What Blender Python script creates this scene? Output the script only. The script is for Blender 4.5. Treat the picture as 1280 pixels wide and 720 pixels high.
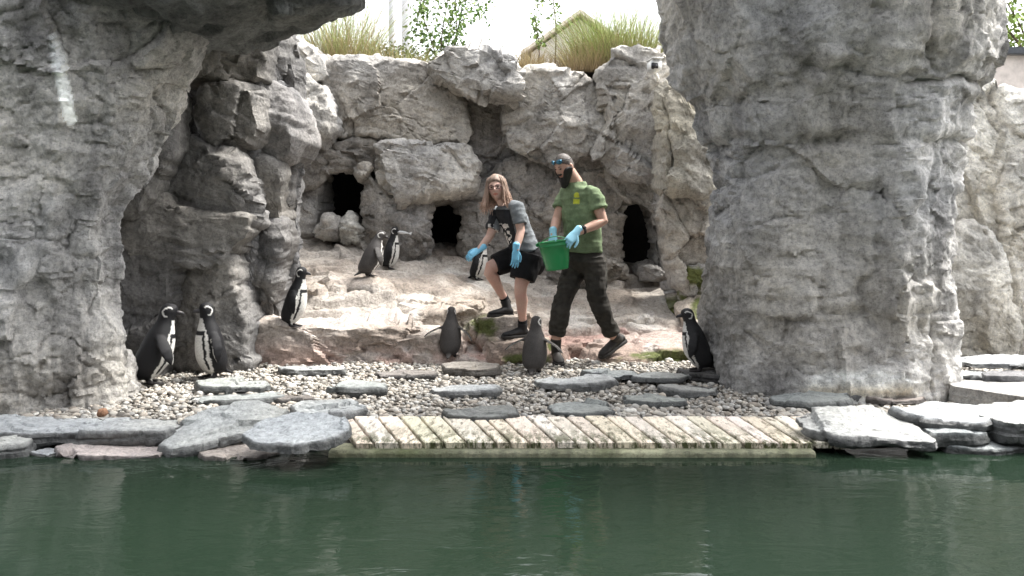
import bpy, bmesh, math, random
import numpy as np
from mathutils import Vector, Matrix, kdtree

for o in list(bpy.data.objects): bpy.data.objects.remove(o)
SC = bpy.context.scene
COL = SC.collection
R = math.radians

# ------------------------------------------------------------------ camera
CAM_H, FPX, HOR = 1.3, 1000.0, 265.0      # eye height, focal length in photo pixels, horizon row
cd = bpy.data.cameras.new('camera'); cam = bpy.data.objects.new('camera', cd); COL.objects.link(cam)
cam.location = (0, 0, CAM_H); cam.rotation_euler = (R(90), 0, 0)
cd.sensor_width = 36; cd.lens = 36 * FPX / 1280; cd.shift_y = (HOR - 360) / 1280
cd.clip_start = 0.05; cd.clip_end = 2000
SC.camera = cam
SC.render.resolution_x, SC.render.resolution_y = 1024, 576

# ------------------------------------------------------------------ sky, sun, exposure
SUN_EL, SUN_AZ = 60, 66          # azimuth measured from +Y (away from camera) clockwise to +X
w = bpy.data.worlds.new('World'); SC.world = w; w.use_nodes = True
nt = w.node_tree; nt.nodes.clear()
sky = nt.nodes.new('ShaderNodeTexSky'); sky.sky_type = 'NISHITA'; sky.sun_disc = False
sky.sun_elevation = R(SUN_EL); sky.sun_rotation = R(SUN_AZ)
sky.air_density = 1.0; sky.dust_density = 4.0; sky.ozone_density = 1.0
hs = nt.nodes.new('ShaderNodeHueSaturation'); hs.inputs['Saturation'].default_value = 0.16
hs.inputs['Value'].default_value = 1.0
bg = nt.nodes.new('ShaderNodeBackground'); bg.inputs['Strength'].default_value = 0.15
wo = nt.nodes.new('ShaderNodeOutputWorld')
nt.links.new(sky.outputs[0], hs.inputs['Color']); nt.links.new(hs.outputs[0], bg.inputs['Color'])
nt.links.new(bg.outputs[0], wo.inputs['Surface'])
sd = bpy.data.lights.new('sun', 'SUN'); sun = bpy.data.objects.new('sun', sd); COL.objects.link(sun)
sd.energy = 1.5; sd.angle = R(15); sd.color = (1.0, 0.96, 0.9)
e, a = R(SUN_EL), R(SUN_AZ)
sdir = Vector((math.sin(a) * math.cos(e), math.cos(a) * math.cos(e), math.sin(e)))
sun.rotation_euler = (-sdir).to_track_quat('-Z', 'Y').to_euler(); sun.location = (6, 2, 12)
vs = SC.view_settings
vs.view_transform = 'Standard'; vs.look = 'None'; vs.exposure = 2.1; vs.gamma = 1; vs.use_curve_mapping = False
try:
    SC.cycles.max_bounces = 6; SC.cycles.diffuse_bounces = 3; SC.cycles.glossy_bounces = 3
except Exception: pass

rng = np.random.default_rng(7); random.seed(7)

# ------------------------------------------------------------------ helpers: space
def P(x, y, Y):                       # photo pixel + distance -> point in the place
    return np.array([(x - 640) * Y / FPX, Y, CAM_H - (y - HOR) * Y / FPX])

# ------------------------------------------------------------------ helpers: noise
def _h(ix, iy, iz, s):
    n = (ix.astype(np.uint32) * np.uint32(374761393) + iy.astype(np.uint32) * np.uint32(668265263)
         + iz.astype(np.uint32) * np.uint32(2147483647) + np.uint32((s * 974634777) & 0xffffffff))
    n = (n ^ (n >> np.uint32(13))) * np.uint32(1274126177)
    n = n ^ (n >> np.uint32(16))
    return (n & np.uint32(0xffffff)).astype(np.float32) / 16777215.0
def vnoise(p, s=0):
    p = np.asarray(p, dtype=np.float32) + 512.0
    i = np.floor(p).astype(np.int64); f = p - i
    f = f * f * f * (f * (f * 6 - 15) + 10)
    x, y, z = i[..., 0], i[..., 1], i[..., 2]; u, v, ww = f[..., 0], f[..., 1], f[..., 2]
    def L(a, b, t): return a + (b - a) * t
    return L(L(L(_h(x, y, z, s), _h(x+1, y, z, s), u), L(_h(x, y+1, z, s), _h(x+1, y+1, z, s), u), v),
             L(L(_h(x, y, z+1, s), _h(x+1, y, z+1, s), u), L(_h(x, y+1, z+1, s), _h(x+1, y+1, z+1, s), u), v), ww)
def fbm(p, o=4, s=0, g=0.5):
    p = np.asarray(p, dtype=np.float32); t = 0; am = 1; tot = 0
    for k in range(o):
        t = t + am * vnoise(p * (2.03 ** k), s + k * 17); tot += am; am *= g
    return t / tot
def ridged(p, o=4, s=0):
    p = np.asarray(p, dtype=np.float32); t = 0; am = 1; tot = 0
    for k in range(o):
        t = t + am * (1 - np.abs(vnoise(p * (2.03 ** k), s + k * 17) * 2 - 1)); tot += am; am *= 0.5
    return t / tot
def sstep(a, b, x):
    t = np.clip((x - a) / (b - a), 0, 1); return t * t * (3 - 2 * t)

# ------------------------------------------------------------------ helpers: objects
def tag(o, label=None, cat=None, group=None, kind=None):
    if label: o['label'] = label
    if cat: o['category'] = cat
    if group: o['group'] = group
    if kind: o['kind'] = kind
    return o
def empty(name, loc):
    o = bpy.data.objects.new(name, None); COL.objects.link(o); o.location = tuple(float(v) for v in loc)
    o.empty_display_size = 0.1
    return o
ORIG = {}
def mk(name, V, F, mat, parent=None, origin=None, tint=None, smooth=True, sharp=None):
    """one mesh object from world-space vertices; children share their parent's origin"""
    V = np.asarray(V, dtype=np.float32)
    if parent is not None:
        p = parent; og = np.zeros(3)
        while p is not None: og = og + np.array(p.location); p = p.parent
        loc = (0, 0, 0)
    else:
        og = np.array(origin) if origin is not None else np.array([V[:, 0].mean(), V[:, 1].mean(), V[:, 2].min()])
        loc = tuple(float(v) for v in og)
    me = bpy.data.meshes.new(name)
    L = V - og.astype(np.float32)
    if isinstance(F, np.ndarray):
        k = F.shape[1]; n = len(F)
        me.vertices.add(len(L)); me.vertices.foreach_set('co', L.ravel())
        me.loops.add(n * k); me.loops.foreach_set('vertex_index', F.astype(np.int32).ravel())
        me.polygons.add(n); me.polygons.foreach_set('loop_start', np.arange(0, n * k, k, dtype=np.int32))
        me.update(calc_edges=True)
    else:
        me.from_pydata([tuple(map(float, v)) for v in L], [], [tuple(int(i) for i in f) for f in F]); me.update()
    if smooth: me.polygons.foreach_set('use_smooth', np.ones(len(me.polygons), dtype=bool))
    if sharp: me.set_sharp_from_angle(angle=R(sharp))
    if tint is not None:
        t = np.asarray(tint, dtype=np.float32)
        if t.ndim == 1: t = np.tile(t, (len(V), 1))
        c = np.ones((len(V), 4), dtype=np.float32); c[:, :3] = t[:, :3]
        at = me.color_attributes.new('tint', 'FLOAT_COLOR', 'POINT'); at.data.foreach_set('color', c.ravel())
    if mat: me.materials.append(mat)
    o = bpy.data.objects.new(name, me); COL.objects.link(o); o.location = loc
    if parent is not None: o.parent = parent
    return o
def join(*vf):
    Vs, Fs, n = [], [], 0
    for V, F in vf:
        V = np.asarray(V, dtype=np.float64); Vs.append(V); Fs += [tuple(int(i) + n for i in f) for f in F]; n += len(V)
    return np.concatenate(Vs), Fs
def box(c, s, rz=0):
    c = np.array(c); s = np.array(s) / 2
    V = np.array([[x, y, z] for x in (-1, 1) for y in (-1, 1) for z in (-1, 1)]) * s
    cr, sr = math.cos(rz), math.sin(rz)
    V = V @ np.array([[cr, sr, 0], [-sr, cr, 0], [0, 0, 1]]) + c
    return V, [(0,1,3,2),(4,6,7,5),(0,4,5,1),(2,3,7,6),(0,2,6,4),(1,5,7,3)]
def bbox(c, s, rz=0, b=0.008):       # box with bevelled edges
    V, F = box(c, s, rz); bm = bmesh.new()
    vs_ = [bm.verts.new(v) for v in V]
    for f in F: bm.faces.new([vs_[i] for i in f])
    bmesh.ops.recalc_face_normals(bm, faces=bm.faces)
    bmesh.ops.bevel(bm, geom=list(bm.edges), offset=b, segments=2, affect='EDGES')
    bm.verts.index_update()
    V = np.array([v.co[:] for v in bm.verts]); F = [tuple(v.index for v in f.verts) for f in bm.faces]; bm.free()
    return V, F
def frame(t, up=(0, 0, 1)):
    t = np.array(t, float); t /= np.linalg.norm(t) + 1e-9
    u = np.array(up, float)
    if abs(t @ u) > 0.97: u = np.array([0, 1, 0]) if abs(t[1]) < .9 else np.array([1, 0, 0])
    a = np.cross(u, t); a /= np.linalg.norm(a); b = np.cross(t, a)
    return a, b, t
def tube(pts, rad, seg=14, up=(0, 0, 1), flat=None, rnd=True):
    """tapered tube; rad per point (or (ra, rb) pairs: across, along 'up'), rounded ends"""
    pts = np.array(pts, float); n = len(pts); V = []; F = []
    rad = [r if hasattr(r, '__len__') else (r, r) for r in rad]
    th = np.linspace(0, 2 * np.pi, seg, endpoint=False)
    rings = []
    def ring(p, a, b, r): return p + np.outer(np.cos(th) * r[0], a) + np.outer(np.sin(th) * r[1], b)
    fr = []
    for i in range(n):
        t = pts[min(i + 1, n - 1)] - pts[max(i - 1, 0)]
        if i == 0: fr.append(frame(t, up)); continue
        t = t / (np.linalg.norm(t) + 1e-9); a = fr[-1][0] - t * (fr[-1][0] @ t); a /= np.linalg.norm(a) + 1e-9
        fr.append((a, np.cross(t, a), t))
    if rnd:
        r = rad[0]; m = min(r)
        for q in (0.25, 0.7): rings.append(ring(pts[0] - fr[0][2] * m * math.sqrt(1 - q * q) * .8, fr[0][0], fr[0][1], (r[0]*q, r[1]*q)))
    for i in range(n): rings.append(ring(pts[i], fr[i][0], fr[i][1], rad[i]))
    if rnd:
        r = rad[-1]; m = min(r)
        for q in (0.7, 0.25): rings.append(ring(pts[-1] + fr[-1][2] * m * math.sqrt(1 - q * q) * .8, fr[-1][0], fr[-1][1], (r[0]*q, r[1]*q)))
    V = np.concatenate(rings); m = len(rings)
    for j in range(m - 1):
        for i in range(seg):
            k = (i + 1) % seg; F.append((j*seg+i, j*seg+k, (j+1)*seg+k, (j+1)*seg+i))
    F.append(tuple(range(seg))[::-1]); F.append(tuple((m-1)*seg + i for i in range(seg)))
    return V, F
def spline(pts, n):
    """Catmull-Rom through open points (any dimension)"""
    p = np.array(pts, float); m = len(p); q = np.vstack([2*p[0]-p[1], p, 2*p[-1]-p[-2]])
    t = np.linspace(0, m - 1 - 1e-6, n); i = t.astype(int); f = (t - i)[:, None]
    a, b, c, d = q[i], q[i+1], q[i+2], q[i+3]
    return 0.5 * ((2*b) + (-a+c)*f + (2*a-5*b+4*c-d)*f**2 + (-a+3*b-3*c+d)*f**3)
def closed(pts, n, lin=0.35):
    """closed outline, resampled evenly; lin = how angular the corners stay"""
    p = np.array(pts, float); m = len(p); t = np.linspace(0, m, n * 4, endpoint=False); i = t.astype(int); f = (t - i)[:, None]
    a, b, c, d = p[(i-1) % m], p[i % m], p[(i+1) % m], p[(i+2) % m]
    s = 0.5 * ((2*b) + (-a+c)*f + (2*a-5*b+4*c-d)*f**2 + (-a+3*b-3*c+d)*f**3)
    s = s * (1 - lin) + (b * (1 - f) + c * f) * lin
    L = np.r_[0, np.cumsum(np.linalg.norm(np.roll(s, -1, 0) - s, axis=1))]
    u = np.linspace(0, L[-1], n, endpoint=False); sx = np.vstack([s, s[:1]])
    return np.stack([np.interp(u, L, sx[:, k]) for k in range(s.shape[1])], 1)
def gridfaces(m, n, wrap=True):
    j, i = np.meshgrid(np.arange(m - 1), np.arange(n if wrap else n - 1), indexing='ij')
    k = (i + 1) % n
    return np.stack([j*n+i, j*n+k, (j+1)*n+k, (j+1)*n+i], -1).reshape(-1, 4)
def gridnormals(G, wrap=True):
    """normals of a ring grid (m, n, 3)"""
    du = (np.roll(G, -1, 1) - np.roll(G, 1, 1)) if wrap else np.gradient(G, axis=1)
    dv = np.gradient(G, axis=0)
    N = np.cross(du, dv); return N / (np.linalg.norm(N, axis=-1, keepdims=True) + 1e-9)
def remesh(V, F, vox, smooth=2, fac=0.5):
    me = bpy.data.meshes.new('t'); me.from_pydata([tuple(map(float, v)) for v in V], [], [tuple(f) for f in F])
    bm = bmesh.new(); bm.from_mesh(me); bmesh.ops.recalc_face_normals(bm, faces=bm.faces); bm.to_mesh(me); bm.free()
    o = bpy.data.objects.new('t', me); COL.objects.link(o)
    m = o.modifiers.new('r', 'REMESH'); m.mode = 'VOXEL'; m.voxel_size = vox
    if smooth:
        s = o.modifiers.new('s', 'SMOOTH'); s.iterations = smooth; s.factor = fac
    dg = bpy.context.evaluated_depsgraph_get(); ev = o.evaluated_get(dg); mm = ev.to_mesh()
    n = len(mm.vertices); co = np.empty(n * 3, dtype=np.float32); mm.vertices.foreach_get('co', co)
    no = np.empty(n * 3, dtype=np.float32); mm.vertex_normals.foreach_get('vector', no)
    FF = [tuple(p.vertices) for p in mm.polygons]
    ev.to_mesh_clear(); bpy.data.objects.remove(o); bpy.data.meshes.remove(me)
    FF = np.array([f for f in FF if len(f) == 4], dtype=np.int32)
    return co.reshape(-1, 3).astype(np.float64), FF, no.reshape(-1, 3).astype(np.float64)

# ------------------------------------------------------------------ materials
def nmat(name):
    m = bpy.data.materials.new(name); m.use_nodes = True; n = m.node_tree
    b = n.nodes['Principled BSDF']; return m, n, b
def ramp(n, src, stops):
    r = n.nodes.new('ShaderNodeValToRGB'); el = r.color_ramp.elements
    while len(el) < len(stops): el.new(0.5)
    for e_, (p, c) in zip(el, stops):
        e_.position = p; e_.color = (*c, 1) if len(c) == 3 else c
    n.links.new(src, r.inputs[0]); return r.outputs[0]
def noise(n, scale, detail=6, rough=0.6, vec=None, dist=0.0):
    t = n.nodes.new('ShaderNodeTexNoise'); t.inputs['Scale'].default_value = scale
    t.inputs['Detail'].default_value = detail; t.inputs['Roughness'].default_value = rough; t.inputs['Distortion'].default_value = dist
    if vec is not None: n.links.new(vec, t.inputs['Vector'])
    return t.outputs['Fac']
def noise_col(n, scale, vec):
    t = n.nodes.new('ShaderNodeTexNoise'); t.inputs['Scale'].default_value = scale; n.links.new(vec, t.inputs['Vector']); return t.outputs['Color']
def wpos(n, sc=(1, 1, 1)):
    g = n.nodes.new('ShaderNodeNewGeometry'); mp = n.nodes.new('ShaderNodeMapping'); mp.inputs['Scale'].default_value = sc
    n.links.new(g.outputs['Position'], mp.inputs['Vector']); return mp.outputs['Vector']
def mul(n, a, b, fac=1.0, mode='MULTIPLY'):
    m = n.nodes.new('ShaderNodeMix'); m.data_type = 'RGBA'; m.blend_type = mode
    if hasattr(fac, 'links') or not isinstance(fac, (int, float)): n.links.new(fac, m.inputs[0])
    else: m.inputs[0].default_value = fac
    for s, v in ((6, a), (7, b)):
        if isinstance(v, tuple): m.inputs[s].default_value = (*v, 1)
        else: n.links.new(v, m.inputs[s])
    return m.outputs[2]
def bump(n, b, h, strength, dist, prev=None):
    bp = n.nodes.new('ShaderNodeBump'); bp.inputs['Strength'].default_value = strength; bp.inputs['Distance'].default_value = dist
    n.links.new(h, bp.inputs['Height'])
    if prev is not None: n.links.new(prev, bp.inputs['Normal'])
    n.links.new(bp.outputs[0], b.inputs['Normal']); return bp.outputs[0]
def attr(n, name='tint'):
    a_ = n.nodes.new('ShaderNodeAttribute'); a_.attribute_name = name; return a_.outputs['Color']

def rock_material(name, lo=0.5, hi=1.25, streak=0.5, rough=0.92, grain=None, spec=.25):
    m, n, b = nmat(name); c = attr(n); pos = wpos(n)
    big = ramp(n, noise(n, 1.3, 5, .6, pos, .6), [(.3, (lo+.12,)*3), (.52, (1, 1, 1)), (.75, (hi, hi*.99, hi*.96))])
    st = ramp(n, noise(n, 2.2, 6, .65, wpos(n, (1.6, 1.6, .35)), .4), [(.36, (lo, lo, lo*1.02)), (.55, (1, 1, 1))])
    fine = ramp(n, noise(n, 24, 9, .78, pos), [(.32, (.50, .50, .51)), (.5, (1, 1, 1)), (.68, (1.32, 1.31, 1.28))])
    pit = ramp(n, noise(n, 75, 4, .7, pos), [(.34, (.55, .55, .56)), (.46, (1, 1, 1))])
    c = mul(n, c, big); c = mul(n, c, st, streak); c = mul(n, c, fine); c = mul(n, c, pit, .8)
    n.links.new(c, b.inputs['Base Color']); b.inputs['Roughness'].default_value = rough
    b.inputs['Specular IOR Level'].default_value = spec
    n1 = bump(n, b, noise(n, 9, 9, .68, wpos(n, (1, 1, 1.5)), .3), .45, .05)
    vo = n.nodes.new('ShaderNodeTexVoronoi'); vo.inputs['Scale'].default_value = 26; vo.inputs['Randomness'].default_value = 1
    wv_ = mul(n, pos, noise_col(n, 7, pos), .12, 'ADD'); n.links.new(wv_, vo.inputs['Vector'])
    n2 = bump(n, b, vo.outputs['Distance'], .35, .02, n1)
    n3 = bump(n, b, noise(n, 46, 7, .75, pos), .85, .016, n2)
    bump(n, b, noise(n, 150, 4, .7, pos), .6, .006, n3)
    return m
def plain(name, col, rough=0.6, var=0.25, scale=30, bstr=0.0, bdist=.004, spec=.4, metal=0.0, sheen=0.0):
    m, n, b = nmat(name); pos = wpos(n)
    c = ramp(n, noise(n, scale, 5, .65, pos), [(.3, tuple(v * (1 - var) for v in col)), (.7, tuple(min(1, v * (1 + var)) for v in col))])
    n.links.new(c, b.inputs['Base Color']); b.inputs['Roughness'].default_value = rough
    b.inputs['Specular IOR Level'].default_value = spec; b.inputs['Metallic'].default_value = metal
    if bstr: bump(n, b, noise(n, scale * 3, 5, .6, pos), bstr, bdist)
    return m
def tinted(name, rough=0.6, var=.2, scale=60, bstr=.3, bdist=.004, spec=.35, sss=0.0, trans=0.0):
    m, n, b = nmat(name); pos = wpos(n)
    c = mul(n, attr(n), ramp(n, noise(n, scale, 6, .65, pos), [(.3, (1-var,)*3), (.7, (1+var,)*3)]))
    n.links.new(c, b.inputs['Base Color']); b.inputs['Roughness'].default_value = rough
    b.inputs['Specular IOR Level'].default_value = spec
    if sss: b.inputs['Subsurface Weight'].default_value = sss; b.inputs['Subsurface Radius'].default_value = (.02, .008, .005)
    if bstr: bump(n, b, noise(n, scale * 2.5, 5, .65, pos), bstr, bdist)
    return m
M_rock = rock_material('weathered artificial rock', .42, 1.3, .6)
M_pil = rock_material('rough sprayed rock', .46, 1.3, .8)
M_ledge = rock_material('pale ledge rock', .72, 1.15, .25)
M_slate = rock_material('grey slate', .62, 1.25, .1, .45, spec=.5)
M_peb = tinted('pebble', .75, .12, 90, .25, .003)

# ================================================================== rock building
def proj(V):
    return np.stack([640 + FPX * V[..., 0] / V[..., 1], HOR + FPX * (CAM_H - V[..., 2]) / V[..., 1]], -1)
def segdist(p, pts):
    """distance from points (…,2) to a polyline"""
    d = np.full(p.shape[:-1], 1e9)
    for a_, b_ in zip(pts[:-1], pts[1:]):
        a_ = np.array(a_, float); b_ = np.array(b_, float); ab = b_ - a_
        t = np.clip(((p - a_) @ ab) / (ab @ ab + 1e-9), 0, 1)
        d = np.minimum(d, np.linalg.norm(p - (a_ + t[..., None] * ab), axis=-1))
    return d
def inside(p, poly):
    x, y = p[..., 0], p[..., 1]; r = np.zeros(x.shape, bool); n = len(poly)
    for i in range(n):
        (x1, y1), (x2, y2) = poly[i], poly[(i + 1) % n]
        c = ((y1 > y) != (y2 > y)) & (x < (x2 - x1) * (y - y1) / ((y2 - y1) or 1e-9) + x1); r ^= c
    return r
def cells(p, s=0):
    """Worley cells: id hashes and offset from the nearest feature point, distance to the border"""
    p = np.asarray(p, dtype=np.float32) + 256.0; i0 = np.floor(p).astype(np.int64)
    b1 = np.full(len(p), 9.0, np.float32); b2 = b1.copy(); off = np.zeros_like(p); h = np.zeros((len(p), 3), np.float32)
    for dx in (-1, 0, 1):
        for dy in (-1, 0, 1):
            for dz in (-1, 0, 1):
                x, y, z = i0[:, 0] + dx, i0[:, 1] + dy, i0[:, 2] + dz
                q = np.stack([x + _h(x, y, z, s + 1), y + _h(x, y, z, s + 2), z + _h(x, y, z, s + 3)], -1).astype(np.float32)
                v = p - q; d = (v * v).sum(-1); nb = d < b1
                b2 = np.where(nb, b1, np.minimum(b2, d)); b1 = np.where(nb, d, b1); off[nb] = v[nb]
                hh = np.stack([_h(x, y, z, s + 4), _h(x, y, z, s + 5), _h(x, y, z, s + 6)], -1); h[nb] = hh[nb]
    return h, off, np.sqrt(b2) - np.sqrt(b1)
def rock_disp(V, amp, seed, strata=1.0, low=1.0, step=1.0, fine=1.0, vert=0.0):
    p = V + seed * 3.17
    wp = p + .13 * (np.stack([fbm(p * 2.3, 3, seed + k) for k in (1, 2, 4)], -1) - .5)
    d = low * 0.10 * (fbm(p * 2.0, 3, seed) - .5)
    if vert: d += vert * .16 * (ridged(wp * np.array([2.6, 2.6, .55]), 3, seed + 21) - .5)
    # broken facets, two sizes
    h, off, e_ = cells(wp * (np.array([1.9, 1.9, 1.0]) if vert else np.array([1.7, 1.7, 1.5])), seed)
    d += step * (.19 * ((h - .5) * off).sum(-1) - .014 * np.exp(-(e_ / .03) ** 2) * sstep(.45, .6, fbm(p * 1.3, 2, seed + 6)))
    h, off, e_ = cells(wp * np.array([5.0, 5.0, 6.5]), seed + 40)
    d += step * .06 * ((h - .5) * off).sum(-1)
    d += .040 * (ridged(p * np.array([4.5, 4.5, 6.0]), 4, seed + 5) - .5)
    tl = p @ np.array([[1, 0, .22], [0, 1, .1], [-.2, 0, 1]])
    st = ridged(tl * np.array([1.8, 1.8, 13.0]) + 3, 3, seed + 8)
    mask = sstep(.50, .64, fbm(p * 1.9 + 5, 2, seed + 9))
    d += strata * .040 * (st - .6) * mask
    cr = fbm(p * np.array([1.7, 1.7, 2.2]) + 2, 4, seed + 11) - .5
    d -= .022 * np.exp(-(cr / .008) ** 2) * sstep(.45, .6, fbm(p * .9, 2, seed + 12))
    d += fine * .026 * (fbm(p * 17, 4, seed + 13) - .5)
    d += fine * .014 * (ridged(p * 38, 2, seed + 14) - .5)
    return d * amp
def tint_var(V, tint, seed, var=.16):
    t = np.array(tint, float)
    f = 1 + var * 2 * (fbm(V * 1.1 + seed, 3, 71) - .5)
    hu = np.clip(4 * (fbm(V * .9 + seed * 2.3, 3, 73) - .5), -1, 1)[:, None]
    return t[None, :] * f[:, None] * (1 + hu * np.array([.035, .008, -.045]))
def vnormals(V, F):
    a = V[F[:, 2]] - V[F[:, 0]]; c = V[F[:, 3]] - V[F[:, 1]]; fn = np.cross(a, c); N = np.zeros_like(V)
    for k in range(4): np.add.at(N, F[:, k], fn)
    return N / (np.linalg.norm(N, axis=1, keepdims=True) + 1e-12)
def disc(K):
    """square grid bent onto a disc: radius, turn (0..1), faces, rim order"""
    u = np.linspace(-1, 1, K); a, c = (g_.ravel() for g_ in np.meshgrid(u, u)); a = a + 1e-9
    big = a * a > c * c; cs = np.where(np.abs(c) < 1e-9, 1e-9, c)
    r = np.where(big, a, cs); ph = np.where(big, np.pi / 4 * (c / a), np.pi / 2 - np.pi / 4 * (a / cs)); ph = ph + np.pi * (r < 0)
    G = np.arange(K * K).reshape(K, K); rim = np.r_[G[0, :-1], G[:-1, -1], G[-1, :0:-1], G[:0:-1, 0]]
    return np.abs(r), (ph / (2 * np.pi)) % 1, gridfaces(K, K, False), rim
def turn(W, f):
    n = len(W); x = f * n; i = np.floor(x).astype(int); t = (x - i)[:, None]; return W[i % n] * (1 - t) + W[(i + 1) % n] * t
def finish(V, F, front, name, mat, parent, tint, amp, seed, outdir, tfun=None, strata=1.0, low=1.0, step=1.0, var=.16, sharp=48):
    N = vnormals(V, F)
    if (N[:front] @ np.array(outdir)).mean() < 0: N = -N; F = F[:, ::-1]
    d = rock_disp(V, amp, seed, strata, low, step); V = V + N * d[:, None]
    tt = tint_var(V, tint, seed, var)
    if tfun is not None: tt = tfun(V, tt)
    return mk(name, V, F, mat, parent, tint=tt, sharp=sharp)
def add_rings(V, F, rim, rings):
    """close a front patch with side rings hung from its rim"""
    n = len(rim); base = len(V); last = rim; Fs = [F]
    for k, rg in enumerate(rings):
        cur = base + k * n + np.arange(n); nx = np.roll(np.arange(n), -1)
        Fs.append(np.stack([last[nx], last, cur, cur[nx]], -1)); last = cur
    return np.concatenate([V] + rings), np.concatenate(Fs)
SEED = [1]
def boulder(parent, poly, Y, depth, tint, tx=0, ty=0, ds=.019, p=2.4, q=2.0, back=.4, amp=1.0, lin=.45,
            facets=4, name='boulder', mat=None, tfun=None, strata=1.0, step=1.0, low=1.0, fs=1.0, grow=1.0):
    SEED[0] += 1; seed = SEED[0]; rs = np.random.default_rng(seed)
    pl = np.array(poly, float); cx, cy = pl.mean(0)
    if grow != 1: poly = [(cx + (x - cx) * grow, cy + (y - cy) * grow) for x, y in poly]
    W = np.array([P(x, y, Y + tx * (x - cx) / 100 + ty * (y - cy) / 100) for x, y in poly])
    per = np.linalg.norm(np.roll(W, -1, 0) - W, axis=1).sum(); n = max(48, int(per / ds)); W = closed(W, n, lin)
    c = W.mean(0); rad = np.linalg.norm(W - c, axis=1).mean(); mm = max(14, int(rad / ds))
    # roughen the outline a little so it is not a smooth curve
    W = W + (W - c) / rad * (.05 * (fbm(W * 5 + seed, 3, seed) - .5))[:, None] * amp
    t, f, F, rim = disc(2 * mm)
    G = c + (turn(W, f) - c) * t[:, None]
    h = depth * np.maximum(0, 1 - t ** p) ** (1 / q); H = h.copy()
    U = (G[:, 0] - c[0]) / rad; Vv = (G[:, 2] - c[2]) / rad
    for k in range(facets):       # chiselled planes
        an = rs.uniform(0, 2 * np.pi); pl_ = depth * (rs.uniform(.72, 1.0) - fs * rs.uniform(.25, .6) * (U * math.cos(an) + Vv * math.sin(an)))
        H = np.minimum(H, np.maximum(pl_, h * .25))
    G = G + H[:, None] * np.array([0, -1, 0]); Wr = turn(W, f[rim]); front = len(G)
    V, F = add_rings(G, F, rim, [Wr + np.array([0, b_, 0]) - (Wr - c) * .06 * (b_ / back) for b_ in np.array([.12, .45, 1.0]) * back])
    return finish(V, F, front, name, mat or M_rock, parent, tint, amp, seed, (0, -1, 0), tfun, strata, low, step)
def unproject(x, y, z0, sx, sy, X0, Y0):
    k = (CAM_H - z0 + sx * X0 + sy * Y0) / ((y - HOR) + sx * (x - 640) + 1000 * sy)
    return np.array([(x - 640) * k, 1000 * k, CAM_H - (y - HOR) * k])
def slab(name, poly, z0, thick, tint, sx=0, sy=0, parent=None, mat=None, edge=6, ds=.014, amp=.3, lin=.6, flare=0.05, tfun=None,
         strata=1.0, low=1.0, step=1.0, rise=0.0, var=.16, edge_tint=None):
    """flat stone whose top outline is given; top plane z = z0 + sx dX + sy dY about its middle"""
    SEED[0] += 1; seed = SEED[0]
    A = np.array([unproject(x, y, z0, 0, 0, 0, 0) for x, y in poly]); X0, Y0 = A[:, 0].mean(), A[:, 1].mean()
    W = np.array([unproject(x, y, z0, sx, sy, X0, Y0) for x, y in poly])
    per = np.linalg.norm(np.roll(W, -1, 0) - W, axis=1).sum(); n = max(56, int(per / ds)); W = closed(W, n, lin); c = W.mean(0)
    rad = np.linalg.norm((W - c)[:, :2], axis=1); mr = rad.mean()
    W[:, :2] += ((W - c)[:, :2] / rad[:, None]) * (.22 * min(.3, mr) * (fbm(W * 20 + seed, 4, seed, .65) - .5))[:, None]
    mm = max(10, int(mr / ds)); t, f, F, rim = disc(2 * mm)
    G = c + (turn(W, f) - c) * t[:, None]; G[:, 2] += rise * (1 - t ** 2); front = len(G)
    Wr = turn(W, f[rim]); rr = np.linalg.norm((Wr - c)[:, :2], axis=1); n = len(rim)
    ns = max(4, int(thick / ds)); S = []
    for k in range(1, ns + 1):
        q_ = k / ns; fl = flare * math.sin(q_ * 1.6) - (0 if q_ < .75 else .25 * (q_ - .75))
        jag = .03 * (fbm(np.c_[Wr[:, :2] * 3, np.full(n, q_ * 9 + seed)], 2, seed) - .5)
        q = Wr.copy(); q[:, :2] += (Wr - c)[:, :2] / rr[:, None] * (fl + jag * min(1, thick / .08))[:, None]; q[:, 2] -= thick * q_; S.append(q)
    S.append(S[-1] * .02 + (c - [0, 0, thick]) * .98)
    V, F = add_rings(G, F, rim, S)
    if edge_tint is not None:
        sd = np.r_[np.where(t > .985, .35, 0), np.ones(n * len(S))][:, None]; et = np.array(edge_tint)  # stone sides darkened in colour, standing in for their shade
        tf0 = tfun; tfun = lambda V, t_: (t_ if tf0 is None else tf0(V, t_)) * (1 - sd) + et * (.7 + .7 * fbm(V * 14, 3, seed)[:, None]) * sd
    return finish(V, F, front, name, mat or M_slate, parent, tint, amp, seed, (0, 0, 1), tfun, strata, low, step, var=var, sharp=32)
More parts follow.
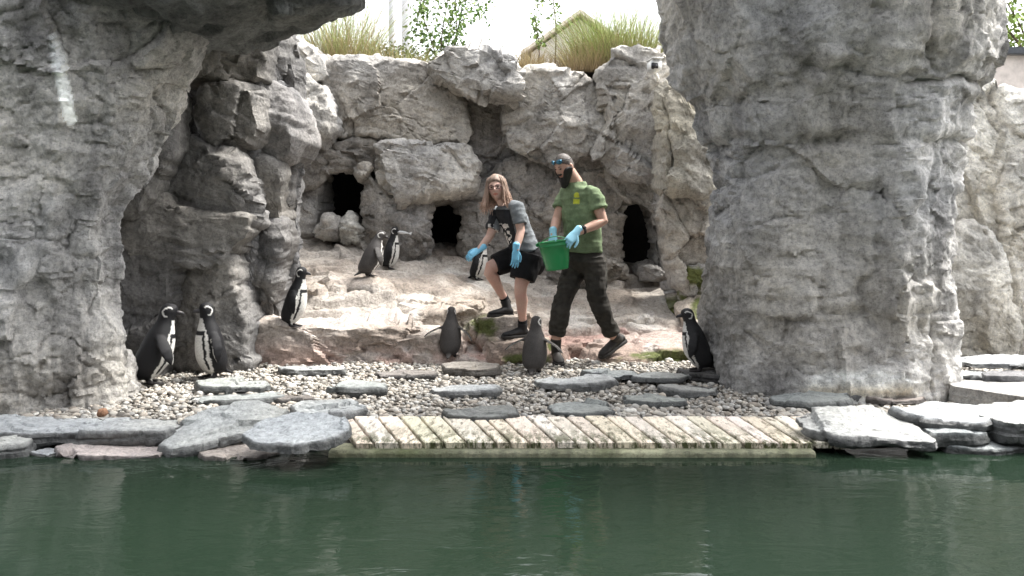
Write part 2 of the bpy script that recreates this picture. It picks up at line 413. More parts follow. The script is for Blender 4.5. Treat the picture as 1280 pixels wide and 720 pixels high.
def pillar(name, rows, Yc, bb, ex, tint, label, extra=None, tfun=None, tilt=0, ds=.015, ztop=None, amp=1.0, cat='rock pillar', origin_y=0):
    SEED[0] += 1; seed = SEED[0]
    rows = np.array(rows, float); y = np.arange(rows[0, 0], rows[-1, 0], ds * FPX / Yc)
    it = lambda k: np.interp(y, rows[:, 0], rows[:, k])
    xl, xr, bf = it(1), it(2), it(3)
    kern = np.array([1, 2, 3, 2, 1]) / 9.
    sm = lambda v: np.convolve(np.pad(v, 2, 'edge'), kern, 'valid')
    xl, xr, bf = sm(xl), sm(xr), sm(bf)
    XL, XR, Z = (xl - 640) * Yc / FPX, (xr - 640) * Yc / FPX, CAM_H - (y - HOR) * Yc / FPX
    n = int(4.2 * ((XR - XL).mean() / 2 + .3) / ds); th = np.linspace(0, 2 * np.pi, n, endpoint=False)
    cs, sn = np.cos(th), np.sin(th); pw = 2 / ex
    ux = np.sign(cs) * np.abs(cs) ** pw; uy = np.sign(sn) * np.abs(sn) ** pw
    cx, ax = (XL + XR) / 2, (XR - XL) / 2
    G = np.zeros((len(y), n, 3)); G[..., 0] = cx[:, None] + ax[:, None] * ux[None]
    depth = np.where(uy[None] < 0, bf[:, None], bb); G[..., 1] = Yc + depth * uy[None] + tilt * (G[..., 0] - cx[:, None])
    G[..., 2] = Z[:, None]
    N = gridnormals(G); out = np.zeros_like(G); out[..., 0] = ux; out[..., 1] = uy
    if (N * out).sum(-1).mean() < 0: N = -N; flip = True
    else: flip = False
    d = rock_disp(G.reshape(-1, 3), amp, seed, .35, .9, .8, 1.15, 1.3).reshape(G.shape[:2])
    if extra is not None: d = d + extra(G)
    V = (G + N * d[..., None]); c0 = V[0].mean(0) + [0, 0, .05]; 
    cap = np.repeat(c0[None], n, 0) + (V[0] - c0) * .02
    V = np.concatenate([cap[None], V]).reshape(-1, 3); F = gridfaces(len(y) + 1, n)
    if flip: F = F[:, ::-1]
    tt = tint_var(V, tint, seed)
    if tfun is not None: tt = tfun(V, tt)
    o = mk(name, V, F, M_pil, tint=tt, sharp=50); tag(o, label, cat); return o

# ================================================================== setting: ground, pool, gravel bed
def sheet(name, x0, x1, y0, y1, z, mat, nx=2, ny=2, fn=None, kind='structure', tint=None):
    X, Y = np.meshgrid(np.linspace(x0, x1, nx), np.linspace(y0, y1, ny)); Z = np.full(X.shape, float(z))
    V = np.stack([X, Y, Z], -1).reshape(-1, 3)
    if fn is not None: V[:, 2] += fn(V[:, 0], V[:, 1])
    o = mk(name, V, gridfaces(ny, nx, False), mat, origin=(0, (y0 + y1) / 2 * 0, z), tint=tint)
    tag(o, kind=kind); return o
M_soil = plain('dark soil', (.07, .055, .04), .95, .5, 8, .8, .03)
M_sand = plain('fine grit between pebbles', (.13, .12, .105), .95, .4, 60, .6, .01)
sheet('ground', -300, 300, -300, 300, -.6, M_soil)
mw, n_, b_ = nmat('pool water')
b_.inputs['Base Color'].default_value = (.012, .022, .014, 1); b_.inputs['Roughness'].default_value = .035; b_.inputs['IOR'].default_value = 1.33
wv = wpos(n_, (1, 2.2, 1))
q1 = bump(n_, b_, noise(n_, 2.6, 3, .5, wv, .8), .10, .05); bump(n_, b_, noise(n_, 11, 3, .55, wv, .6), .07, .012, q1)
WATER_Z = -.03
sheet('pool_water', -40, 40, -30, 4.75, WATER_Z, mw)
sheet('gravel_bed', -4.6, 5.0, 4.55, 7.6, -.022, M_sand, 120, 60, lambda x, y: .02 * (fbm(np.stack([x * 2, y * 2, x * 0], -1), 2, 4) - .5))

# pebbles: thousands, one mass
def pebbles():
    shapes = []
    for sub in (1, 2):
        bm = bmesh.new(); bmesh.ops.create_icosphere(bm, subdivisions=sub, radius=1); bm.verts.index_update()
        shapes.append((np.array([v.co[:] for v in bm.verts]), np.array([[v.index for v in f.verts] for f in bm.faces]))); bm.free()
    n = 27000; g = np.random.default_rng(3)
    X = g.uniform(-3.1, 4.7, n); Y = g.uniform(4.9, 7.05, n)
    size = np.clip(g.lognormal(math.log(.0128), .32, n), .006, .034)
    pal = np.array([(.42, .39, .34), (.50, .47, .42), (.34, .31, .27), (.58, .56, .52), (.27, .25, .22), (.45, .40, .34), (.38, .37, .35)])
    Vs, Fs, Cs, nv = [], [], [], 0
    for i in range(n):
        V0, F0 = shapes[1 if Y[i] < 5.35 else 0]; s = size[i]
        v = V0 * (1 + .5 * (np.sin(V0 @ g.normal(0, 1.3, 3) + g.uniform(0, 6)) * .5))[:, None] * np.array([s * g.uniform(.9, 1.5), s, s * g.uniform(.5, .85)])
        a1, a2 = g.uniform(0, 6.28), g.normal(0, .35); c1, s1, c2, s2 = math.cos(a1), math.sin(a1), math.cos(a2), math.sin(a2)
        v = v @ np.array([[1, 0, 0], [0, c2, s2], [0, -s2, c2]]) @ np.array([[c1, s1, 0], [-s1, c1, 0], [0, 0, 1]])
        Vs.append(v + np.array([X[i], Y[i], -.012 + s * .45 + g.uniform(-.006, .011)])); Fs.append(F0 + nv); nv += len(V0)
        Cs.append(np.tile(pal[g.integers(len(pal))] * g.uniform(.6, 1.2), (len(V0), 1)))
    o = mk('gravel', np.concatenate(Vs), np.concatenate(Fs), M_peb, origin=(0, 6, 0), tint=np.concatenate(Cs))
    tag(o, 'bed of rounded pale pebbles between the pool and the rock ledges', 'gravel', kind='stuff')
pebbles()

# ================================================================== rock ledges (terraces)
CREAM, PINK, TAN, MOSS = (.555, .505, .45), (.42, .29, .25), (.50, .44, .385), (.10, .115, .04)
def plateau(x, y):
    px = 640 + FPX * x / y
    zb = np.interp(px, [300, 360, 450, 560, 640, 700, 830, 900], [1.15, 1.10, 1.0, .80, .70, .62, .56, .55])   # height at the wall's foot
    zf = np.interp(px, [300, 420, 520, 610, 690, 860], [.54, .56, .46, .34, .22, .22])                           # height near the front steps
    t = np.clip((y - 7.7) / 1.5, 0, 1.2)
    z = zf + (zb - zf) * t
    z = np.where(y < 7.7, z - np.clip(7.7 - y, 0, 1.2) ** 1 * .62, z)
    return z
def terr(x, y):
    p = np.stack([x, y, x * 0], -1); z = plateau(x, y) - .02
    s = z * 9 + fbm(p * 1.4, 3, 5) * 3.2; fl = np.floor(s); z = z + .10 * ((fl + sstep(.35, .75, s - fl)) - s) * .8
    h, off, e_ = cells((np.stack([x, y, z], -1).reshape(-1, 3) + .2 * fbm(p * 2, 3, 3).reshape(-1, 1)) * np.array([2.2, 2.8, 1.]), 12)
    z = z + .11 * ((h - .5) * off).sum(-1).reshape(z.shape)
    z += .03 * (fbm(p * 3.5, 3, 6) - .5) + .018 * (ridged(p * 9, 3, 8) - .5) + .012 * (fbm(p * 30, 3, 9) - .5)
    return z
X, Y = np.meshgrid(np.linspace(-3.4, 2.4, 390), np.linspace(6.72, 10.3, 250))
Vt = np.stack([X, Y, terr(X, Y)], -1).reshape(-1, 3)
def ledge_tint(V, base):
    p = proj(V); f = fbm(V * 2.3, 4, 31)[:, None]
    pk = sstep(.28, .02, V[:, 2])[:, None]*.75
    c = np.array(CREAM) * (1 - f * .35) * np.ones_like(V) if base is None else base
    c = c * (1 - pk) + (np.array(PINK) * (.8 + .5 * f)) * pk
    bs = sstep(.50, .66, fbm(V * np.array([1.6, 1.6, 5]) + 40, 4, 35))[:, None] * .6
    c = c * (1 - bs) + np.array((.235, .19, .155)) * bs
    dr = sstep(.60, .70, fbm(V * 3.1 + 20, 4, 33))[:, None] * .55      # guano
    c = c * (1 - dr) + np.array((.66, .64, .60)) * dr
    for (mx, my, rx, ry) in ((604, 408, 24, 15), (880, 385, 20, 30), (655, 449, 40, 9), (830, 447, 60, 12), (690, 432, 10, 8)):
        g = np.exp(-((p[:, 0] - mx) / rx) ** 2 - ((p[:, 1] - my) / ry) ** 2) * 1.5
        mm_ = (sstep(.50, .72, fbm(V * 11, 4, 41) * .75 + g * .32) * np.clip(g, 0, 1))[:, None]
        c = c * (1 - mm_) + np.array(MOSS) * (.7 + .8 * f) * mm_
    return c
ledge = mk('rock_ledge', Vt, gridfaces(250, 390, False), M_ledge, origin=(-.3, 8, .2), tint=ledge_tint(Vt, None)); tag(ledge, kind='structure')
lt = lambda V, t: ledge_tint(V, t)
def lrock(poly, z0, th, tint=CREAM, sx=0, sy=.15, **k):
    k.setdefault('amp', .75); k.setdefault('flare', .10); k.setdefault('ds', .019)
    return slab('ledge_rock', poly, z0, th, tint, sx, sy, ledge, M_ledge, tfun=lt, **k)
# front row, at the gravel
def lface(poly, Y, d, tint=CREAM, **k):
    k.setdefault('p', 3.2); k.setdefault('back', .6); k.setdefault('facets', 3)
    return boulder(ledge, poly, Y, d, tint, name='ledge_rock', mat=M_ledge, tfun=lt, **k)
lface([(304,414),(325,401),(400,400),(470,402),(530,406),(572,424),(578,446),(560,462),(450,464),(310,466)], 7.15, .36, TAN)
lrock([(306,412),(330,402),(400,400),(470,402),(540,406),(566,418),(540,424),(460,422),(360,420),(315,420)], .24, .25, CREAM, 0, .12, flare=.08)
lrock([(536,436),(580,430),(640,430),(700,432),(704,444),(690,450),(640,449),(570,449),(535,446)], .055, .14, PINK, 0, .08, flare=.06)
lrock([(738,436),(770,424),(830,416),(905,414),(915,428),(895,440),(850,446),(790,449),(750,449)], .085, .2, TAN, 0, .16, flare=.09, rise=.01)
lrock([(560,424),(600,412),(660,412),(760,412),(780,424),(720,432),(650,432),(590,432)], .115, .14, PINK, 0, .1, flare=.05)
# second row
lface([(343,372),(362,359),(392,359),(420,376),(442,402),(420,412),(370,412),(343,406)], 7.75, .32)
lface([(396,362),(420,350),(475,350),(499,364),(498,392),(494,412),(440,412),(410,395)], 8.0, .30)
lrock([(488,364),(530,358),(590,360),(606,372),(596,384),(545,386),(500,382)], .46, .26, CREAM, 0, .18, flare=.06)
lface([(494,394),(530,386),(590,384),(608,392),(604,410),(585,424),(540,420),(500,412)], 7.6, .28)
lface([(586,404),(600,396),(622,398),(628,416),(610,426),(588,424)], 7.35, .16, TAN)
lrock([(596,396.5),(610,392),(648,391.5),(662,394),(650,398.3),(606,398.8)], .345, .3, TAN, 0, .0, flare=.05, amp=.35)
lrock([(612,424),(628,416.5),(668,415.5),(684,421),(670,428),(620,429)], .180, .2, TAN, 0, .0, flare=.05, amp=.35)
lrock([(660,376),(700,352),(780,346),(842,352),(860,372),(856,390),(800,402),(735,400),(690,402),(662,392)], .36, .34, CREAM, 0, .16, flare=.05)
lrock([(836,358),(862,346),(905,350),(910,392),(880,402),(852,394)], .40, .4, TAN, 0, .1, flare=.06, rise=.12)
# upper pale shelves
lrock([(360,326),(400,318),(450,322),(470,336),(440,346),(380,344)], .70, .25, CREAM, 0, .2, flare=.05)
lrock([(356,302),(400,294),(440,300),(452,314),(410,318),(362,314)], .92, .25, CREAM, 0, .2, flare=.05)
lrock([(470,336),(540,326),(600,330),(640,344),(600,352),(520,352)], .62, .2, CREAM, 0, .2, flare=.05)

# ================================================================== back rock wall with nest caves
G1, G2, G3 = (.495, .47, .435), (.40, .378, .35), (.54, .515, .475)
bw = empty('rock_wall', P(600, 340, 9.2))
tag(bw, 'long grey boulder wall across the back with three dark nest caves', 'rock wall')
def B(poly, Y, d, tint=G1, p=2.4, **k): return boulder(bw, poly, Y, d * .95, tint, p=p + 1.6, grow=1.025, **k)
B([(405,82),(420,73),(470,75),(535,82),(560,105),(580,130),(586,165),(575,180),(520,180),(470,174),(425,178),(408,150),(401,110)], 9.15, .34, p=3.2)
B([(534,80),(558,63),(592,61),(640,74),(656,90),(657,118),(640,129),(600,126),(570,113),(545,97)], 8.95, .42, G3, p=2.6, step=1.3)
B([(634,98),(680,86),(730,96),(748,115),(757,150),(742,187),(700,207),(660,202),(633,187),(628,150),(631,125)], 9.1, .38, G3, p=2.6)
B([(745,92),(770,63),(800,57),(830,66),(840,110),(832,180),(834,212),(800,222),(765,218),(748,192),(757,150)], 8.85, .4, G3, p=2.6, step=1.3)
B([(468,180),(520,177),(580,181),(597,205),(592,236),(550,247),(500,252),(472,237),(464,205)], 9.0, .36, G3, p=2.6, step=1.4)
B([(346,196),(380,180),(425,176),(470,178),(474,208),(445,210),(412,214),(398,230),(346,238)], 9.1, .26, G2, p=3)
B([(340,226),(398,224),(403,250),(402,275),(392,296),(345,292)], 9.15, .24, G1, p=3)
B([(456,206),(474,226),(500,247),(538,246),(537,280),(540,314),(520,330),(488,334),(458,318),(452,270)], 9.05, .32, G1, p=2.6, strata=1.5)
B([(576,246),(604,226),(640,198),(705,198),(707,260),(705,345),(625,345),(580,322),(577,280)], 9.3, .2, G2, p=3.5, strata=1.6)
B([(575,112),(606,120),(650,125),(660,200),(640,236),(595,240),(585,180)], 9.45, .15, G2, p=3.5, strata=1.6)
B([(500,205),(600,195),(610,262),(560,252),(530,252),(505,262)], 9.4, .1, G2, p=3.5)
B([(690,196),(752,190),(786,212),(784,248),(772,290),(772,342),(750,352),(690,350)], 9.2, .22, G2, p=3.2)
B([(760,205),(836,205),(842,260),(838,350),(826,350),(824,300),(814,262),(800,244),(788,252),(770,240)], 9.15, .22, G1, p=3.2)
B([(824,108),(846,108),(866,140),(880,170),(900,200),(900,236),(870,246),(836,246),(822,236),(826,180)], 8.1, .3, (.43,.405,.35), p=2.8)
B([(828,238),(900,240),(905,300),(905,362),(860,372),(842,350),(832,300)], 8.2, .22, G1, p=3.2)
B([(838,340),(862,332),(905,336),(912,405),(872,404),(846,380)], 8.1, .12, G1, p=3.5, tfun=lambda V, t: t * (1 - (mm_ := sstep(.42, .58, fbm(V * 6, 4, 44))[:, None])) + np.array((.12, .135, .045)) * mm_)
B([(342,58),(376,51),(406,71),(409,96),(376,101),(342,97)], 9.0, .26, G3, strata=2.0)
B([(342,98),(385,97),(411,121),(420,160),(402,182),(366,184),(340,165)], 8.8, .34, G3, strata=2.0)
B([(696,330),(735,318),(770,326),(785,345),(760,356),(700,354)], 8.95, .25, G2)
B([(798,336),(815,329),(834,338),(836,352),(800,352)], 8.9, .2, G2)
B([(395,296),(410,272),(424,280),(426,300)], 8.95, .14, (.55,.53,.5), facets=1)
B([(424,282),(434,268),(447,272),(450,300),(430,306)], 8.9, .14, (.6,.57,.5), facets=1)
# near-black backing closing the caves; its colour stands in for their shade
M_cave = plain('near-black cave shade', (.018, .016, .014), .95, .3, 10, .5, .03)
V_, F_ = join(box((-.4, 10.4, 1.5), (8.4, .2, 3.0)), box((-.4, 9.95, 2.80), (8.4, .75, .12)), box((2.2, 9.7, 1.5), (.2, 1.2, 2.6)), box((-3.2, 9.7, 1.5), (.2, 1.2, 2.6)))
mk('cave_backing', V_, F_, M_cave, bw, smooth=False)

# ================================================================== left boulder wall
D1, D2 = (.20, .195, .19), (.25, .24, .225)
lw = empty('rock_wall', P(240, 455, 6.8))
tag(lw, 'dark stacked boulders rising beside the left pillar, behind the two nuzzling penguins', 'rock wall')
def C(poly, Y, d, tint=D1, **k):
    k.setdefault('p', 4.0); k.setdefault('facets', 3); k.setdefault('low', .6); k.setdefault('step', .8); k.setdefault('lin', .7); k.setdefault('grow', 1.05)
    return boulder(lw, poly, Y, d, tint, **k)
C([(110,-20),(345,-20),(366,100),(366,330),(335,450),(110,450)], 7.6, .05, D1, p=5, facets=0)
C([(222,40),(320,20),(322,200),(316,330),(306,455),(215,462),(222,250)], 7.0, .10, D1, p=5, facets=0)
C([(300,104),(360,112),(372,190),(354,300),(346,405),(300,412)], 7.5, .10, D1, p=5, facets=0)
C([(228,60),(250,33),(329,20),(331,67),(327,98),(314,106),(273,107),(228,104)], 6.75, .34, D2, fs=1.4)
C([(325,24),(346,28),(354,47),(354,70),(347,108),(328,110)], 7.5, .2, D2)
C([(262,106),(303,106),(324,111),(326,160),(315,180),(283,186),(268,172),(258,147)], 6.8, .30, D2)
C([(316,102),(340,105),(366,124),(374,152),(380,176),(371,198),(345,207),(312,190),(320,150)], 7.25, .34, (.36,.345,.33), facets=4)
C([(200,95),(270,102),(270,196),(222,200),(196,150)], 7.15, .12, D1)
C([(232,170),(273,182),(305,188),(316,217),(319,262),(315,276),(280,280),(240,266),(210,250),(208,215),(222,186)], 6.72, .28, D2)
C([(148,246),(190,238),(225,252),(262,268),(315,270),(308,298),(287,321),(258,334),(218,328),(185,320),(150,318)], 6.55, .24, D2)
C([(152,310),(200,308),(224,324),(222,370),(216,395),(210,458),(155,470)], 6.5, .24, D1)
C([(216,326),(245,321),(293,318),(300,365),(312,400),(312,452),(302,466),(208,468),(208,400)], 6.68, .24, D2)
C([(300,186),(347,198),(357,218),(354,248),(355,284),(308,286),(312,240)], 7.2, .28, D2)
C([(308,278),(354,278),(358,300),(349,340),(344,396),(304,412),(290,345),(286,310)], 7.2, .26, D1)
C([(146,215),(190,112),(216,118),(214,180),(194,235),(178,268),(150,272)], 6.2, .14, D2)
C([(318,340),(348,345),(354,398),(330,408),(312,402)], 7.35, .2, D1)

# ================================================================== pillars and arch
PL = (.54, .525, .50)
def groove(lines):
    def f(G):
        p = proj(G); d = np.zeros(G.shape[:2]); wn = np.stack([fbm(G.reshape(-1, 3) * 5 + k * 9, 4, 51 + k).reshape(d.shape) for k in (0, 1)], -1)
        for pts, wd, dp in lines:
            dd = segdist(p + 26 * (wn - .5), pts)
            d -= .6 * dp * (.35 + 1.1 * wn[..., 0]) * np.exp(-(np.maximum(dd, 0) / wd) ** 2)
        return d
    return f
def white_streak(V, t):
    p = proj(V); x = p[:, 0] + 9 * (fbm(V * 14, 3, 61) - .5); y = p[:, 1]
    cx = np.interp(y, [38, 70, 110, 155], [66, 70, 80, 89]); hw = np.interp(y, [36, 42, 70, 120, 150, 158], [0, 7, 8, 8, 6, 0])
    m = (sstep(1.15, .8, np.abs(x - cx) / np.maximum(hw, .1)) * (V[:, 1] < 5.6) * (hw > .2))[:, None]
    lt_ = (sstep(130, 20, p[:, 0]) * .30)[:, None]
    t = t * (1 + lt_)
    return t * (1 - m) + np.array((1.7, 1.74, 1.7)) * m
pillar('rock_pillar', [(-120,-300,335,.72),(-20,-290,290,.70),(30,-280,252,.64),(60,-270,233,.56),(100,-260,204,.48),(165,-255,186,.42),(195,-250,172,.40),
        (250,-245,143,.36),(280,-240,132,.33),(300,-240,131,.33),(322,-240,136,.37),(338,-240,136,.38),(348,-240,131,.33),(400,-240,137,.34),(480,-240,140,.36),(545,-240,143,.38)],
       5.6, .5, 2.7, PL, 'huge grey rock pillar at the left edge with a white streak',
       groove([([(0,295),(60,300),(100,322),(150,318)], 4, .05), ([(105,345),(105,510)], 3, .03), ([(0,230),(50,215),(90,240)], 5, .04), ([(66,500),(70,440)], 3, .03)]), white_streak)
def base_stain(V, t):
    p = proj(V); g = np.exp(-((p[:, 0] - 1075) / 75) ** 2 - ((p[:, 1] - 486) / 22) ** 2)
    m = (sstep(.26, .50, g * .75 + .45 * (fbm(V * 9, 4, 62) - .3)) * (V[:, 1] < 6.3))[:, None]
    y = np.exp(-((p[:, 1] - 490) / 9) ** 2)[:, None] * .6
    w_ = np.array((1.0, 1.02, 1.0)) * (1 - y) + np.array((.70, .58, .38)) * y
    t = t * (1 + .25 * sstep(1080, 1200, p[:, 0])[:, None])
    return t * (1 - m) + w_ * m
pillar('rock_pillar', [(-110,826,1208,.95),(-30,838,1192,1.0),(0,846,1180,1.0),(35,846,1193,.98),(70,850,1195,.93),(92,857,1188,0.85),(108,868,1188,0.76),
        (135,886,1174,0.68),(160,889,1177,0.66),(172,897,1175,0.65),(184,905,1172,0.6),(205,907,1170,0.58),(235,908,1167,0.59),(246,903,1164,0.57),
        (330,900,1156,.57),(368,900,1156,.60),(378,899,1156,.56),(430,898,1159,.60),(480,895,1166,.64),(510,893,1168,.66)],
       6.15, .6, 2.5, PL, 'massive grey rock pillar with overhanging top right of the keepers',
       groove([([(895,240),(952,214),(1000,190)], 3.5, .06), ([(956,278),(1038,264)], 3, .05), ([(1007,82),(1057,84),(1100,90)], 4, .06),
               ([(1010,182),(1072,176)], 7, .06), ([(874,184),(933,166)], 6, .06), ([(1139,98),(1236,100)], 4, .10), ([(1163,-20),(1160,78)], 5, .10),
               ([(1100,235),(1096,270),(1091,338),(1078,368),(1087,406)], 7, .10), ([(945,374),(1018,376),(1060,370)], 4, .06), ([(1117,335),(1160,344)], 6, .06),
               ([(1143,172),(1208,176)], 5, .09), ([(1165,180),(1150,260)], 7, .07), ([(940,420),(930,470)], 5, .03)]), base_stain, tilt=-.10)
# arch: a thick rock beam over the pool edge, joining both pillars
def arch():
    S = spline([(-4.6,5.65,3.25,.95,.55),(-3.3,5.65,3.14,1.0,.50),(-2.75,5.65,3.05,1.0,.50),(-2.1,5.65,3.03,1.0,.52),(-1.5,5.5,3.14,.85,.50),(-1.0,5.4,3.30,.65,.48),(-.2,5.4,3.58,.50,.46),
                (.8,5.5,3.72,.6,.46),(1.7,5.6,3.60,.95,.5),(2.4,5.6,3.5,1.1,.5),(3.4,5.7,3.45,1.2,.5)], 300)
    n = 220; th = np.linspace(0, 2 * np.pi, n, endpoint=False); pw = 2 / 2.4
    G = np.zeros((300, n, 3)); c, s = np.cos(th), np.sin(th)
    G[..., 0] = S[:, None, 0]; G[..., 1] = S[:, None, 1] + S[:, None, 3] * (np.sign(c) * np.abs(c) ** pw); G[..., 2] = S[:, None, 2] + S[:, None, 4] * (np.sign(s) * np.abs(s) ** pw)
    N = gridnormals(G); out = np.zeros_like(G); out[..., 1] = c; out[..., 2] = s
    fl = (N * out).sum(-1).mean() < 0
    if fl: N = -N
    d = rock_disp(G.reshape(-1, 3), 1.0, 77).reshape(G.shape[:2]); V = (G + N * d[..., None]).reshape(-1, 3)
    F = gridfaces(300, n); F = F[:, ::-1] if fl else F
    o = mk('rock_arch', V, F, M_rock, tint=tint_var(V, (.26, .265, .255), 7)); tag(o, 'heavy dark rock arch overhanging the top left above the pool edge', 'rock arch')
arch()

# ================================================================== far right wall
rw = empty('rock_wall', P(1240, 448, 7.4)); tag(rw, 'pale sunlit rock wall at the right edge behind the big pillar', 'rock wall')
LT = (.82, .79, .72)
E = lambda poly, Y, d, tint=LT, **k: boulder(rw, poly, Y, d, tint, **k)
E([(1120,470),(1120,110),(1225,98),(1262,108),(1330,150),(1420,160),(1420,470)], 7.6, .25, LT, p=6, facets=2, fs=.3)
E([(1240,250),(1262,190),(1300,170),(1400,170),(1400,470),(1262,470),(1250,380)], 7.4, .2, LT, p=4)
E([(1180,300),(1215,270),(1250,300),(1262,380),(1255,462),(1180,462)], 7.35, .18, LT, p=4)
V_, F_ = box((P(1310, 90, 8.2)[0], 8.25, P(1310, 90, 8.2)[2] - .55), (1.4, .25, 1.55)); mk('parapet', V_, F_, plain('plain rendered parapet', (.55, .50, .47), .9, .2, 12, .3), rw, smooth=False)
V_, F_ = bbox((P(1310, 68, 8.2)[0], 8.22, P(1310, 67, 8.2)[2]), (1.45, .38, .07)); mk('coping', V_, F_, plain('dark metal coping', (.05, .055, .065), .4, .2), rw, smooth=False)

# ================================================================== unseen roof and wall, added behind the camera to block low front sky
vsh = empty('sky_blocker', (0, -2, -.6)); tag(vsh, 'unseen dark roof and wall added behind the camera to block sky light', 'light blocker')
M_blocker = plain('dark sky blocker', (.06, .05, .042), .8, .3, 10, .3)
V_, F_ = bbox((0, -1.9, 3.55), (18, 6.8, .22)); mk('roof', V_, F_, M_blocker, vsh, smooth=False)
V_, F_ = bbox((0, -5.1, 1.4), (18, .2, 4.1)); mk('blocker_wall', V_, F_, M_blocker, vsh, smooth=False)
V_, F_ = bbox((0, -2.4, -.08), (18, 5.2, .16)); mk('blocker_floor', V_, F_, M_blocker, vsh, smooth=False)
for x in (-8.6, -5.2, 5.2, 8.6):
    V_, F_ = bbox((x, 1.2, 1.45), (.2, .2, 4.0)); mk('blocker_post', V_, F_, M_blocker, vsh, smooth=False)

# ================================================================== boardwalk
def wood_mat():
    m, n, b = nmat('weathered pale boards'); g = n.nodes.new('ShaderNodeNewGeometry')
    pos = wpos(n, (9, 1.6, 9)); c = attr(n)
    gr = ramp(n, noise(n, 9, 8, .7, pos, .5), [(.28, (.62, .58, .54)), (.5, (1, 1, 1)), (.72, (1.15, 1.12, 1.08))])
    c = mul(n, c, gr)
    sp = n.nodes.new('ShaderNodeSeparateXYZ'); n.links.new(g.outputs['Position'], sp.inputs[0])
    mr = n.nodes.new('ShaderNodeMapRange'); mr.inputs['From Min'].default_value = 4.85; mr.inputs['From Max'].default_value = 4.40
    n.links.new(sp.outputs[1], mr.inputs['Value'])
    ad = n.nodes.new('ShaderNodeMath'); ad.operation = 'MULTIPLY'
    al = ramp(n, noise(n, 7, 8, .75, wpos(n, (3.5, 1, 1))), [(.44, (0, 0, 0)), (.56, (1, 1, 1))])
    n.links.new(mr.outputs[0], ad.inputs[0]); n.links.new(al, ad.inputs[1])
    c = mul(n, c, (.075, .085, .035), ad.outputs[0], 'MIX')
    dk = ramp(n, noise(n, 26, 6, .7, wpos(n, (1, .5, 1))), [(.54, (1, 1, 1)), (.62, (.22, .21, .17))])
    c = mul(n, c, dk, .8)
    n.links.new(c, b.inputs['Base Color']); b.inputs['Roughness'].default_value = .8; b.inputs['Specular IOR Level'].default_value = .3
    bump(n, b, noise(n, 12, 8, .7, pos, .5), .5, .006)
    return m
M_board = wood_mat()
bwk = empty('boardwalk', (0.05, 4.65, 0)); tag(bwk, 'low boardwalk of slanting pale planks along the pool edge', 'boardwalk')
rear = [418, 443.6, 471.6, 499, 527, 554, 584, 607, 629, 655.6, 681, 708, 730, 756, 779.6, 803.6, 828, 855, 880, 903, 925, 947, 968, 987, 1004, 1020]
g = np.random.default_rng(11)
ZB = .03
rear = [r_ + (0 if k in (0, 25) else g.uniform(-3, 3)) for k, r_ in enumerate(rear)]
for a_, b2 in zip(rear[:-1], rear[1:]):
    def pt(x, y, z): return unproject(x, y, z, 0, 0, 0, 0)
    off = lambda r: 27 + 24 * (r - 443) / 475
    rl, rr = pt(a_ + 1.5, 520.5, ZB), pt(b2 - 1.5, 520.5, ZB)
    fl, fr_ = pt(a_ + off(a_) + 1.8, 554, ZB), pt(b2 + off(b2) - 1.8, 554, ZB)
    N_ = 14; V = []; dz = g.normal(0, .002); th = .03; jr, jf = g.normal(0, .012), g.normal(0, .008)
    for k in range(N_ + 1):
        t = k / N_; t2 = t * (1 + jf) + (1 - t) * (-jr)
        Lp, Rp = rl + (fl - rl) * t2, rr + (fr_ - rr) * t2; w1 = g.normal(0, .0018, 2)
        Lp = Lp + [w1[0], 0, dz]; Rp = Rp + [w1[1], 0, dz]; cdir = (Rp - Lp) / np.linalg.norm(Rp - Lp)
        V += [Lp - [0, 0, th], Lp - [0, 0, .005], Lp + cdir * .005, (Lp + Rp) / 2 + [0, 0, .001], Rp - cdir * .005, Rp - [0, 0, .005], Rp - [0, 0, th]]
    F = [(k*7+i, k*7+i+1, (k+1)*7+i+1, (k+1)*7+i) for k in range(N_) for i in range(6)] + [tuple(range(7)), tuple(N_*7+i for i in range(6, -1, -1))]
    c = np.array((.82, .73, .64)) * g.uniform(.85, 1.12) * np.array([1, g.uniform(.97, 1.06), g.uniform(.92, 1.08)])
    mk('plank', V, F, M_board, bwk, tint=c, smooth=False)
M_edge = rock_material('algae covered edge beam', .55, 1.3, .3, .7)
A_ = [unproject(x, 558, .005, 0, 0, 0, 0) for x in np.linspace(415, 1012, 90)]
V = []; F = []
for k, p_ in enumerate(A_):
    j = .006 * (fbm(np.array([[p_[0] * 9, 0, 0]]), 2, 3)[0] - .5); yb = 4.50 if p_[0] < 1.5 else 4.50
    V += [(p_[0], 4.34 + j, -.2), (p_[0], 4.33 + j, -.012), (p_[0], 4.345 + j, .0), (p_[0], yb, .0), (p_[0], yb, -.2)]
F = [(k*5+i, (k+1)*5+i, (k+1)*5+i+1, k*5+i+1) for k in range(89) for i in range(4)]
V = np.array(V); gg = fbm(V * 6, 3, 9)[:, None]
mk('edge_beam', V, F, M_edge, bwk, tint=(np.array((.06, .075, .03)) * (1 - gg) + np.array((.42, .42, .30)) * gg) * (.5 + fbm(V * np.array([23, 5, 5]), 3, 2)[:, None]))
A_ = [(-1.05, 4.7), (1.9, 4.7)]
V_, F_ = box((.42, 4.93, -.06), (2.95, .08, .11)); mk('joist', V_, F_, M_edge, bwk, tint=(.12, .10, .07), smooth=False)

# pool rim of the gravel bed
V_, F_ = box((.2, 4.70, -.17), (9.6, .34, .27)); o = mk('pool_kerb', V_, F_, plain('dark wet concrete', (.06, .058, .05), .7, .4, 15, .4), smooth=False); tag(o, kind='structure')

